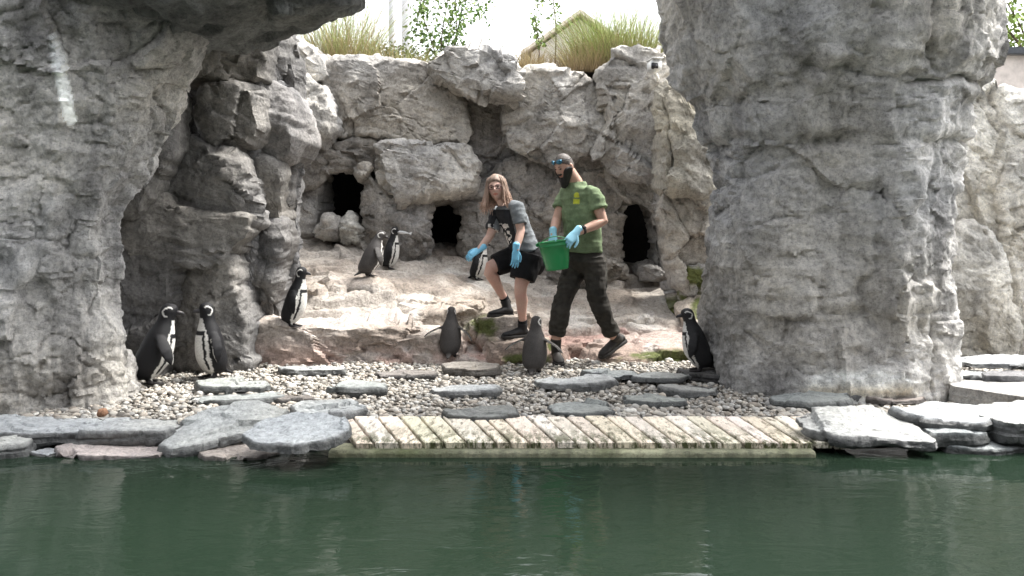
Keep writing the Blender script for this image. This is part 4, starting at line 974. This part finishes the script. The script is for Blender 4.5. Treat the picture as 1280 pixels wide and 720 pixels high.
# ================================================================== people
def loft(rings, seg=32):
    th = np.linspace(0, 2 * np.pi, seg, endpoint=False); V = []; F = []
    for c, a_, b_ in rings: V.append(np.array(c) + np.outer(np.cos(th), a_) + np.outer(np.sin(th), b_))
    m = len(rings); V = np.concatenate(V)
    F = [(j*seg+i, j*seg+(i+1) % seg, (j+1)*seg+(i+1) % seg, (j+1)*seg+i) for j in range(m-1) for i in range(seg)]
    F += [tuple(range(seg))[::-1], tuple((m-1)*seg+i for i in range(seg))]
    return V, F
def unit(v): v = np.array(v, float); return v / np.linalg.norm(v)
def wrinkle(V, N, amp, seed, sc=(9, 9, 16)):
    p = V * np.array(sc); d = (ridged(p + seed, 2, seed) - .55) * .6 + (fbm(p * .6 + 7, 3, seed + 3) - .5)
    return V + N * (d * amp)[:, None]
class Head:
    """a head with a face, in its own frame (x = its left, y = forward, z = up)"""
    def __init__(s, c, fwd, up, k=1.0, wide=1.0):
        f = unit(fwd); u = np.array(up, float); l = unit(np.cross(u, f)); u = np.cross(f, l)
        s.M = np.stack([l, f, u], 1) * k; s.c = np.array(c, float); s.k = k; s.wide = wide
        seg, rg = 56, 44; D = []
        for j in range(rg + 1):
            t = math.pi * np.clip(j / rg, .004, .996)
            for i in range(seg):
                a_ = 2 * math.pi * i / seg; D.append((math.sin(t) * math.cos(a_), math.sin(t) * math.sin(a_), math.cos(t)))
        s.D = np.array(D); s.F = [(j*seg+i, (j+1)*seg+i, (j+1)*seg+(i+1) % seg, j*seg+(i+1) % seg) for j in range(rg) for i in range(seg)]
        s.L = s.shape(s.D)
    def shape(s, D):
        x, y, z = D.T; a_, b_, c_ = .074 * s.wide, .094, .116
        lo = np.clip(-z, 0, 1); sx = 1 - .34 * lo ** 1.6; L = np.stack([x * a_ * sx, y * b_, z * c_], -1)
        fr = np.clip(y, 0, 1) ** 2
        g = lambda cx, cz, wx, wz: np.exp(-((x - cx) / wx) ** 2 - ((z - cz) / wz) ** 2) * (y > 0)
        L[:, 1] += .024 * g(0, -.20, .13, .13) + .013 * g(0, -.04, .10, .18)               # nose
        L[:, 1] += .006 * (g(.25, .17, .25, .08) + g(-.25, .17, .25, .08))                 # brow
        L[:, 1] -= .011 * (g(.34, .03, .17, .10) + g(-.34, .03, .17, .10))                 # eye sockets
        L[:, 1] += .006 * g(0, -.47, .22, .05) + .006 * g(0, -.56, .20, .05) - .004 * g(0, -.515, .24, .02)   # lips
        L[:, 1] += .013 * g(0, -.78, .30, .14)                                             # chin
        L[:, 1] += np.where((z < -.3) & (y < 0), .035 * lo * np.clip(-y, 0, 1), 0)         # skull rises behind
        return L
    def w(s, L): return np.asarray(L) @ s.M.T + s.c
    def body(s):
        parts = [(s.w(s.L), s.F)]
        for q in (-1, 1): 
            v, f = sphere((q * .076 * s.wide, -.008, -.008), (.012, .020, .032), 12, 8); parts.append((s.w(v), f))
        return parts
    def skin(s, V, base, hairline=None):
        L = (V - s.c) @ np.linalg.inv(s.M).T; col = np.tile(np.array(base), (len(V), 1)); x, y, z = L.T
        inh = (np.abs(z) < .13) & (np.abs(x) < .1) & (np.abs(y) < .14)
        lip = inh & (y > .05) & (np.hypot(x / .024, (z + .060) / .010) < 1); col[lip] = np.array(base) * (.85, .50, .48)
        for q in (-1, 1):
            ck = np.exp(-((x - q * .042) / .02) ** 2 - ((z + .025) / .02) ** 2) * inh * (y > .03); col *= (1 - .16 * ck[:, None] * np.array([0, .9, .7]))
            br = inh & (y > .05) & (np.hypot((x - q * .028) / .016, (z - .022) / .004) < 1); col[br] = np.array(base) * .35
        return col
    def shell(s, mask, thick, rough=.0, seed=1):
        """patch of the head surface lifted outwards; its rim is tucked into the skin"""
        m = mask(s.D); L = s.L * (1 + (thick * m / .1))[:, None]
        L = L - s.D * .006 * (m <= .02)[:, None]
        if rough: L += s.D * (rough * (fbm(s.L * 60, 3, seed) - .5) * (m > .05))[:, None]
        keep = [f for f in s.F if max(m[list(f)]) > .02]; return s.w(L), keep
def finger(base, d, n, L, r, curl):
    """d along, n = back of hand; bends away from n"""
    ax = np.cross(d, n); p = [np.array(base)]; dd = np.array(d, float)
    for k, fr in enumerate((.42, .32, .26)):
        an = curl * (.7 + .35 * k); Rm = np.array(Matrix.Rotation(-an, 3, Vector(ax))); dd = Rm @ dd; p.append(p[-1] + dd * L * fr)
    return tube(p, [r, r * .95, r * .88, r * .72], 10)
def hand(wrist, d, n, k=1.0, curl=.35, thumb=1, spread=.09):
    """glove: palm, four unequal fingers, thumb on the side"""
    d = unit(d); n = np.array(n, float); n = unit(n - d * (n @ d)); s = np.cross(d, n) * thumb; w_ = np.array(wrist, float); parts = []
    parts.append(tube([w_ - d * .055 * k, w_, w_ + d * .03 * k, w_ + d * .085 * k], [(.036*k,.030*k), (.033*k,.024*k), (.040*k,.019*k), (.041*k,.015*k)], 16, up=tuple(n)))
    for i, (o_, L) in enumerate(((.030, .070), (.010, .080), (-.011, .075), (-.030, .058))):
        dv = unit(d + s * spread * (1.2 - i * .8)); parts.append(finger(w_ + d * .082 * k + s * o_ * k, dv, n, L * k, .0093 * k, curl * (1 + .12 * i)))
    tb = w_ + d * .022 * k + s * .030 * k; td = unit(d * .75 + s * .75 - n * .25); ax = np.cross(td, n)
    p1 = tb + td * .038 * k; p2 = p1 + unit(d * .95 + s * .30 - n * .2) * .030 * k; p3 = p2 + unit(d - n * .25) * .022 * k
    parts.append(tube([tb, p1, p2, p3], [.014*k, .012*k, .0105*k, .008*k], 10))
    V, F = join(*parts); V, F, N = remesh(V, F, .0036 * k, 1, .4); return V, F
def shoe(heel, toe, ankle, k=1.0, shaft=.10, w_=.048):
    """boot upper and its sole; heel and toe are points on the sole"""
    heel, toe, ankle = (np.array(v, float) for v in (heel, toe, ankle)); d = toe - heel; L = np.linalg.norm(d); d = d / L
    up = unit(np.array([0, 0, 1]) - d * d[2]); sd = np.cross(d, up); R_ = []
    for t, a_, h in ((.0, .026, .050), (.06, .034, .066), (.25, .038, .080), (.42, .040, .072), (.58, .046, .056), (.78, .048, .044), (.93, .038, .034), (1.0, .02, .022)):
        R_.append((heel + d * L * t + up * (h * k * .5 + .016), sd * a_ * k, up * h * k * .5))
    V1 = loft(R_, 24); top = ankle + unit(ankle - (heel + d * L * .22)) * 0
    V2 = tube([heel + d * L * .20 + up * .05 * k, (heel + d * L * .20 + up * .05) * .35 + ankle * .65, ankle], [.040 * k, .043 * k, .047 * k], 18)
    U = join(V1, V2); U = remesh(*U, .006, 2, .5)
    R_ = []
    for t, a_ in ((-.03, .022), (.0, .034), (.08, .040), (.28, .038), (.45, .038), (.62, .048), (.80, .051), (.95, .040), (1.02, .022)):
        R_.append((heel + d * L * t + up * .011, sd * a_ * k, up * .0135))
    th = np.linspace(0, 2 * np.pi, 16, endpoint=False); S = []
    for c, a_, b_ in R_: S.append(np.array(c) + np.outer(np.clip(np.cos(th) * 1.3, -1, 1), a_) + np.outer(np.clip(np.sin(th) * 1.5, -1, 1), b_))
    n = len(R_); S = np.concatenate(S); SF = [(j*16+i, j*16+(i+1) % 16, (j+1)*16+(i+1) % 16, (j+1)*16+i) for j in range(n-1) for i in range(16)] + [tuple(range(16))[::-1], tuple((n-1)*16+i for i in range(16))]
    return U, (S, SF)
def put_shoe(parent, name, heel, toe, ankle, mat, sole, **k):
    (V, F, N), (S, SF) = shoe(heel, toe, ankle, **k); b_ = mk(name, V, F, mat, parent); mk('sole', S, SF, sole, b_); return b_
M_skin = tinted('skin', .5, .07, 90, .15, .002, .35, .12)
M_blue = plain('light blue nitrile glove', (.30, .60, .74), .45, .10, 40, .25, .003)
M_hair = tinted('hair', .55, .3, 160, .5, .004, .4)
def cloth(name, rough=.85, fine=.4): return tinted(name, rough, .32, 22, fine, .005, .2)
M_tee = cloth('cotton shirt'); M_trs = cloth('work trousers'); M_blk = cloth('black cotton')
M_boot = plain('worn dark leather', (.022, .019, .017), .6, .5, 30, .4, .004); M_sole = plain('rubber sole', (.03, .028, .026), .8, .4, 30)
SKIN = (.50, .31, .235)

# ------------------------------------------------------------------ the man
def man():
    Y0 = 6.9; Q = lambda x, y, dy=0: P(x, y, Y0 + dy)
    tz = drop(P(755, 446, 6.92)[0], 6.90, .6); rz = drop(P(700, 452, 6.8)[0], 6.78, .6)
    root = empty('person', (P(722, 440, 6.95)[0], 6.95, .03))
    tag(root, 'bearded person in green shirt and dark trousers carrying a bucket, sunglasses on head', 'person')
    l, f = unit((.66, -.75, 0)), unit((-.75, -.66, 0)); up = np.array([0, 0, 1.])
    LS, LE, LW = Q(741, 241, -.13), Q(754, 277, -.20), Q(722, 290.5, -.33)
    RS, RE, RW = Q(708, 242, .13), Q(696, 275, .06), Q(691.5, 294, -.10)
    NB = Q(722, 232, 0)
    hd = Head(Q(705.5, 208.5, -.06), (-.68, -.66, -.34), (-.26, -.18, .95), .98)
    parts = hd.body()
    parts.append(tube([NB - [0, 0, .05], NB + [-.022, -.008, .03], hd.c + hd.M @ np.array([0, -.03, -.06])], [.074, .064, .064], 18))
    parts.append(loft([(Q(729, 312), l * .16, f * .10), (Q(727, 280), l * .16, f * .11), (Q(725, 250), l * .17, f * .105), (Q(722, 233), l * .10, f * .07)], 24))
    for a_, b_, c in ((LS, LE, LW), (RS, RE, RW)):
        parts.append(tube([a_, a_ * .5 + b_ * .5, b_, b_ * .7 + c * .3, c], [.056, .050, .043, .043, .029], 16))
    LH, LK, LA = Q(741, 324, -.07), Q(747, 379, -.09), Q(767, 420, .04)
    RH, RK, RA = Q(724, 324, .08), Q(703, 375, -.04), Q(695, 424, 0)
    for a_, b_, c in ((LH, LK, LA), (RH, RK, RA)): parts.append(tube([a_, b_, c], [.085, .055, .045], 14))
    V, F = join(*parts); V, F, N = remesh(V, F, .0055, 1, .4)
    mk('body', V, F, M_skin, root, tint=hd.skin(V, SKIN))
    # shirt
    R_ = [(Q(729.5, 315), l * .182, f * .128), (Q(729, 306), l * .180, f * .128), (Q(728, 290), l * .176, f * .130), (Q(727, 268), l * .186, f * .134), (Q(725.5, 252), l * .196, f * .130),
          (Q(724, 243), l * .190, f * .112), (Q(722.5, 237), l * .158, f * .094), (Q(721, 232), l * .100, f * .080), (Q(721.5, 227), l * .078, f * .076)]
    ps = [loft(R_, 40)]
    for a_, b_ in ((LS, LE), (RS, RE)):
        e_ = a_ + (b_ - a_) * .58; ps.append(tube([a_ + (NB - a_) * .25, a_, a_ * .5 + e_ * .5, e_], [.060, .067, .073, .077], 20, rnd=False))
    V, F = join(*ps); V, F, N = remesh(V, F, .006, 5, .5); V = wrinkle(V, N, .034, 3, (7, 7, 11))
    col = np.tile(np.array((.155, .205, .115)), (len(V), 1)); p = proj(V)
    sw = fbm(V * 4, 3, 9)[:, None]; col = col * (.75 + .5 * sw)
    em = (N @ f > .2) & (N @ l > -.6) & (inside(p, [(717,244),(719,241),(722,240),(724,243),(724,247),(718,247)]) | inside(p, [(716.5,248.5),(724.5,248.5),(724.5,255),(716.5,255)])); col[em] = (.50, .52, .06)
    mk('shirt', V, F, M_tee, root, tint=col)
    # trousers
    ps = [loft([(Q(731, 310), l * .165, f * .118), (Q(732, 322), l * .176, f * .130), (Q(733, 334), l * .172, f * .128), (Q(733, 341), l * .12, f * .09)], 32)]
    for a_, b_, c in ((LH, LK, LA), (RH, RK, RA)):
        ps.append(tube([a_ - (b_ - a_) * .05, a_ * .6 + b_ * .4, b_ * .85 + a_ * .15, b_ * .8 + c * .2, b_ * .4 + c * .6, b_ * .10 + c * .90], [.108, .100, .084, .078, .072, .069], 20, rnd=False))
    V, F = join(*ps); V, F, N = remesh(V, F, .007, 3, .5); V = wrinkle(V, N, .036, 8, (9, 9, 13))
    col = np.array((.036, .033, .028)) * (.6 + .8 * fbm(V * 5, 4, 12))[:, None]; tr = mk('trousers', V, F, M_trs, root, tint=col)
    for (x, y, dy, sx) in ((752, 349, -.13, 1), (712, 352, .0, -1)):
        c = Q(x, y, dy); v, q = bbox((0, 0, 0), (.13, .035, .17), 0, .012); v = v @ np.stack([f, l, up * 1.0], 1).T * [1, 1, 1]; mk('cargo_pocket', v + c - np.array([0, 0, 0]), q, M_trs, tr, tint=(.032, .03, .025))
        v, q = bbox((0, -.006, .075), (.138, .040, .045), 0, .010); v = v @ np.stack([f, l, up], 1).T; mk('pocket_flap', v + c, q, M_trs, tr, tint=(.03, .028, .024))
    V_, F_ = loft([(Q(730, 310.5), l * .170, f * .123), (Q(730.3, 315), l * .172, f * .125)], 32); mk('belt', V_, F_, M_boot, tr)
    # boots
    put_shoe(root, 'boot', hit(690, 446)*0 + [P(694, 446, 6.98)[0], 6.99, .0], [P(700, 452, 6.78)[0], 6.74, .0], RA - [0, 0, .0], M_boot, M_sole, k=1.05)
    put_shoe(root, 'boot', P(781, 427, 7.06), [P(751, 445, 6.88)[0], 6.88, tz + .004], LA + [.01, 0, 0], M_boot, M_sole, k=1.05)
    # hair, beard, sunglasses
    hm = lambda D: sstep(-.05, .22, D[:, 2] - .55 * np.clip(D[:, 1], -.2, 1) + .18 * (D[:, 1] < 0)) * sstep(-.62, -.35, D[:, 2] - .2 * D[:, 1] + .1)
    V, F = hd.shell(hm, .0035, .004); mk('hair', V, F, M_hair, root, tint=(.075, .06, .05))
    bm_ = lambda D: np.maximum(sstep(0, -.10, D[:, 2] + .60 - .62 * sstep(.25, .85, np.abs(D[:, 0]))), .8 * np.exp(-((D[:, 2] + .40) / .045) ** 2) * sstep(.36, .22, np.abs(D[:, 0]))) * sstep(-.30, -.02, D[:, 1]) * (1 - .97 * np.exp(-(D[:, 0] / .18) ** 2 - ((D[:, 2] + .52) / .05) ** 2))
    V, F = hd.shell(bm_, .016, .014, 4); L = (V - hd.c) @ np.linalg.inv(hd.M).T
    ext = sstep(-.065, -.115, L[:, 2]) * sstep(.0, .05, L[:, 1]); L[:, 2] -= .055 * ext; L[:, 1] += .016 * ext
    mk('beard', hd.w(L), F, M_hair, root, tint=(.012, .009, .008))
    sg = [];
    g0 = mk('sunglasses', hd.w(tube([(-.082, -.02, .062), (-.07, .05, .072), (-.03, .088, .074), (0, .094, .074), (.03, .088, .074), (.07, .05, .072), (.082, -.02, .062)], [.0045] * 7, 8)[0]), tube([(0,0,0)] * 1 + [(0,0,i + 1) for i in range(6)], [.004] * 7, 8)[1], plain('black frame', (.012, .012, .014), .3, .1), root)
    for q in (-1, 1):
        v, F_ = sphere((q * .036, .087, .066), (.028, .012, .021), 16, 10); v[:, 1] -= (np.abs(v[:, 0]) - .036) * .35; mk('lens', hd.w(v), F_, plain('blue mirrored lens', (.05, .16, .24), .12, .15, 8, 0, metal=.6), g0)
    for q in (-1, 1):
        v, F_ = sphere((q * .027, .083, .003), (.011, .008, .005), 10, 8); mk('eye', hd.w(v), F_, M_eye, root)
    # gloves, watch
    V, F = hand(LW + unit(LW - LE) * .02, unit(LW - LE) * .8 + np.array([-.1, -.1, -.55]), unit((.15, -.8, .6)), 1.02, .55, -1); mk('glove', V, F, M_blue, root)
    V, F = hand(RW, unit((.02, -.45, -.85)), unit((-.6, -.6, .3)), 1.02, .5, 1); mk('glove', V, F, M_blue, root)
    ww = LW - unit(LW - LE) * .055; dd = unit(LW - LE)
    V_, F_ = tube([ww - dd * .011, ww + dd * .011], [.038, .037], 18, rnd=False); wt = mk('wristwatch', V_, F_, M_boot, root)
    a_, b_, t_ = frame(dd); V_, F_ = bbox((0, 0, 0), (.034, .034, .012), 0, .004); n_ = unit((.1, -.75, .65)); n_ = unit(n_ - dd * (n_ @ dd)); V_ = V_ @ np.stack([dd, np.cross(n_, dd), n_], 1).T + ww + n_ * .038
    mk('watch_face', V_, F_, plain('watch glass', (.02, .02, .022), .15, .1), wt)
    return LW, RW
LWm, RWm = man()

# ------------------------------------------------------------------ bucket
def bucket():
    c0, c1 = P(697, 337, 6.62), P(692, 301, 6.62); ax = unit(c1 - c0); a_, b_, t_ = frame(ax, (0, 1, 0)); H = np.linalg.norm(c1 - c0)
    root = empty('bucket', c0); tag(root, 'green plastic bucket held by the bearded person', 'bucket')
    prof = [(0, .0), (.0, .085), (.004, .093), (.02, .095), (H * .5, .113), (H * .82, .124), (H * .83, .130), (H * .87, .131), (H * .875, .126), (H * .98, .131), (H * .985, .139), (H, .140), (H, .131), (H * .98, .127), (H * .5, .109), (.03, .090), (.012, .0)]
    seg = 40; th = np.linspace(0, 2 * np.pi, seg, endpoint=False)
    V = np.concatenate([c0 + ax * h + np.outer(np.cos(th) * max(r, .001), a_) + np.outer(np.sin(th) * max(r, .001), b_) for h, r in prof])
    m, n, b = nmat('green bucket plastic'); b.inputs['Base Color'].default_value = (.012, .21, .062, 1); b.inputs['Roughness'].default_value = .33
    bump(n, b, noise(n, 14, 3, .5, wpos(n)), .05, .01)
    mk('pail', V, gridfaces(len(prof), seg), m, root)
    p0, p1 = c0 + ax * H * .93 - a_ * .138, c0 + ax * H * .93 + a_ * .138
    arc = [p0 * (1 - t) + p1 * t + ax * .055 * math.sin(math.pi * t) - b_ * .10 * math.sin(math.pi * t) for t in np.linspace(0, 1, 15)]
    V_, F_ = tube(arc, [.004] * 15, 8); mk('handle', V_, F_, plain('handle wire', (.05, .25, .1), .4, .1), root)
    for p_ in (p0, p1): V_, F_ = sphere(p_, .016, 12, 8); mk('handle_lug', V_, F_, m, root)
    for k in range(26):
        t = random.uniform(0, 6.28); r = random.uniform(0, .085); q = c0 + ax * (H * .80 + random.uniform(0, .02)) + a_ * math.cos(t) * r + b_ * math.sin(t) * r
    return
bucket()

# ------------------------------------------------------------------ the woman
def woman():
    Y0 = 7.15; Q = lambda x, y, dy=0: P(x, y, Y0 + dy)
    root = empty('person', (P(645, 420, 7.15)[0], 7.15, .15))
    tag(root, 'long haired person with glasses, grey shirt and black shorts, reaching out in blue gloves', 'person')
    l, f = unit((.60, -.80, 0)), unit((-.80, -.60, 0)); up = np.array([0, 0, 1.])
    lean = unit((-.42, 0, .9)); fl_ = unit(f - lean * (f @ lean))
    LS, LE, LW = Q(646.5, 259, -.12), Q(651, 289, -.17), Q(645, 313, -.27)
    RS, RE, RW = Q(622, 268, .10), Q(612, 296, .03), Q(599, 312, -.05)
    NB = Q(630, 256, 0)
    hd = Head(Q(620.5, 235, -.04), (-.16, -.98, .03), (-.12, 0, .99), .98, 1.0)
    parts = hd.body(); parts.append(tube([NB + [.02, 0, -.05], NB, hd.c + hd.M @ np.array([0, -.03, -.06])], [.056, .048, .050], 18))
    parts.append(loft([(Q(655, 314), l * .14, f * .10), (Q(648, 292), l * .12, fl_ * .09), (Q(640, 274), l * .14, fl_ * .10), (Q(633, 261), l * .10, fl_ * .06)], 24))
    for a_, b_, c in ((LS, LE, LW), (RS, RE, RW)): parts.append(tube([a_, a_ * .5 + b_ * .5, b_, b_ * .7 + c * .3, c], [.047, .043, .037, .036, .026], 16))
    LH, LK, LA = Q(661, 322, -.08), Q(650, 361, -.14), Q(653.5, 404, -.03)
    RH, RK, RA = Q(647, 320, .09), Q(609, 336, .0), Q(631.5, 375, .14)
    for a_, b_, c in ((LH, LK, LA), (RH, RK, RA)):
        calf = b_ * .68 + c * .32 + unit((.5, .5, 0)) * .012
        parts.append(tube([a_, a_ * .5 + b_ * .5, b_ * .9 + a_ * .1, b_ * .88 + c * .12, calf, b_ * .3 + c * .7, c], [.088, .078, .058, .054, .055, .040, .034], 18))
    V, F = join(*parts); V, F, N = remesh(V, F, .0055, 2, .4)
    sk = hd.skin(V, (.56, .37, .30)); pinkk = (V[:, 2] < .95)[:, None] * (fbm(V * 12, 3, 4)[:, None] - .3); sk = sk * (1 - .25 * np.clip(pinkk, 0, 1) * np.array([0, 1, 1])); mk('body', V, F, M_skin, root, tint=sk)
    # shirt
    R_ = [(Q(656, 311), l * .155, fl_ * .122), (Q(654, 305), l * .152, fl_ * .122), (Q(649, 292), l * .140, fl_ * .116), (Q(643, 278), l * .152, fl_ * .120), (Q(638, 267), l * .158, fl_ * .108), (Q(634.5, 260), l * .135, fl_ * .085), (Q(631.5, 256.5), l * .075, fl_ * .062)]
    ps = [loft(R_, 40)]
    for a_, b_ in ((LS, LE), (RS, RE)):
        e_ = a_ + (b_ - a_) * .70; ps.append(tube([a_ + (NB - a_) * .3, a_, a_ * .5 + e_ * .5, e_], [.060, .063, .065, .066], 20, rnd=False))
    V, F = join(*ps); V, F, N = remesh(V, F, .0055, 3, .5); V = wrinkle(V, N, .026, 21, (8, 8, 13))
    p = proj(V); col = np.tile(np.array((.17, .185, .195)), (len(V), 1)) * (.8 + .4 * fbm(V * 5, 3, 2))[:, None]
    front = (N @ fl_ > -.15); dk = front & (p[:, 0] < 637 + .25 * (p[:, 1] - 262)) & (p[:, 1] > 262) & (N @ l < .85)
    col[dk] = (.022, .023, .026)
    nz = fbm(V * 34, 2, 77); pr = dk & inside(p, [(610,280),(634,279),(640,292),(639,303),(626,316),(610,312)]) & (nz > .46); col[pr] = (.66, .62, .58)
    mk('shirt', V, F, M_tee, root, tint=col)
    # shorts
    ps = [loft([(Q(655, 305), l * .142, fl_ * .112), (Q(656, 314), l * .160, f * .130), (Q(656, 325), l * .172, f * .142), (Q(655, 332), l * .15, f * .13)], 36)]
    ps.append(tube([LH + [.01, 0, .03], LH * .6 + LK * .4, LH * .28 + LK * .72], [.118, .122, .118], 22, rnd=False)); ps.append(tube([RH + [.02, 0, .02], RH * .6 + RK * .4, RH * .26 + RK * .74], [.112, .108, .102], 22, rnd=False))
    ps.append(sphere(Q(668, 328, 0), (.105, .12, .115), 20, 12))
    V, F = join(*ps); V, F, N = remesh(V, F, .0065, 4, .5); V = wrinkle(V, N, .022, 31, (10, 10, 6))
    mk('shorts', V, F, M_blk, root, tint=np.array((.008, .008, .009)) * (.7 + .6 * fbm(V * 6, 3, 2))[:, None])
    # socks, shoes
    for c, b_ in ((LA, LK), (RA, RK)):
        d = unit(b_ - c); V_, F_ = tube([c - d * .04, c, c + d * .035], [.040, .040, .043], 18, rnd=False); mk('sock', V_, F_, M_blk, root, tint=(.007, .007, .008))
    for (hx, hy, tx, ty, A_, dy1, dy2) in ((659.5, 421, 628, 423, LA, -.01, -.12), (641, 395.5, 610, 396, RA, .13, .06)):
        h_, t_ = P(hx, hy, Y0 + dy1), P(tx, ty, Y0 + dy2)
        put_shoe(root, 'shoe', h_, t_, A_ - [0, 0, .01], M_shoe, M_sole, k=.98)
    # hair
    g = np.random.default_rng(5); locks = []
    hm = lambda D: sstep(-.02, .16, D[:, 2] - .62 * np.clip(D[:, 1], -.3, 1) + .10) * sstep(-.8, -.5, D[:, 2])
    Vh, Fh = hd.shell(hm, .013, .006, 9); locks.append((Vh, Fh))
    for k in range(170):
        a_ = g.uniform(.80, 2 * math.pi - .80); x, y = math.sin(a_), math.cos(a_)
        top = np.array([x * .008 + .012, y * .05 - .005, .116 - .02 * abs(y)]); mid0 = np.array([x * .066, y * .078 - .005, .085]); mid = np.array([x * .084, y * .094 - .01, .01 + g.normal(0, .01)]); low = np.array([x * .094 + g.normal(0, .01), y * .085 - .01 + g.normal(0, .012), -.11])
        end = np.array([x * .11 + g.normal(0, .016), y * .085 + g.normal(0, .02) + .01, -.15 + g.normal(0, .03)])
        if x < -.2: end += [-.035, .03, -.02]; low += [-.02, .015, 0]
        q = spline([top, mid0, mid, low, end], 10); q += np.outer(np.linspace(0, 1, 10) ** 1.5, g.normal(0, .008, 3)) + .009 * np.sin(np.linspace(0, 9, 10) + g.uniform(0, 6))[:, None] * [1, .4, 0]
        r_ = g.uniform(.005, .011); v, F_ = tube(q, [r_ * t for t in (.7, 1, 1, 1, 1, 1, .95, .85, .6, .25)], 7); locks.append((hd.w(v), F_))
    V, F = join(*locks); L = (V - hd.c) @ np.linalg.inv(hd.M).T; st = fbm(V * np.array([70, 70, 9]), 2, 6)[:, None]; t = sstep(.09, -.16, L[:, 2])[:, None]
    mk('hair', V, F, M_hair, root, tint=(np.array((.23, .16, .12)) * (1 - t) + np.array((.44, .30, .23)) * t) * (.5 + 1.0 * st))
    # glasses
    fr_ = []
    for q in (-1, 1):
        th = np.linspace(0, 2 * np.pi, 21); ring = [(q * .031 + .024 * math.cos(a_), .096 - .006 * abs(math.cos(a_) * q > .5), .002 + .018 * math.sin(a_)) for a_ in th]; fr_.append(tube(ring, [.0028] * 21, 6))
        fr_.append(tube([(q * .055, .092, .006), (q * .074, .05, .006), (q * .078, -.01, .004)], [.0025] * 3, 6))
    fr_.append(tube([(-.008, .100, .004), (.008, .100, .004)], [.0026] * 2, 6)); V, F = join(*fr_); gl = mk('glasses', hd.w(V), F, plain('dark red glasses frame', (.05, .012, .02), .3, .1), root)
    for q in (-1, 1):
        v, F_ = sphere((q * .028, .080, .003), (.011, .008, .006), 10, 8); mk('eye', hd.w(v), F_, M_eye, root)
    # gloves
    V, F = hand(LW, unit((-.06, -.12, -1)), unit((.5, -.8, 0)), .95, .16, -1); mk('glove', V, F, M_blue2, root)
    V, F = hand(RW, unit((-.85, -.2, -.55)), unit((-.35, -.65, .65)), .95, .30, 1); mk('glove', V, F, M_blue2, root)
M_shoe = plain('black canvas shoe', (.008, .008, .009), .7, .3, 40, .3, .003)
M_blue2 = plain('blue nitrile glove', (.20, .52, .74), .45, .10, 40, .25, .003)
woman()
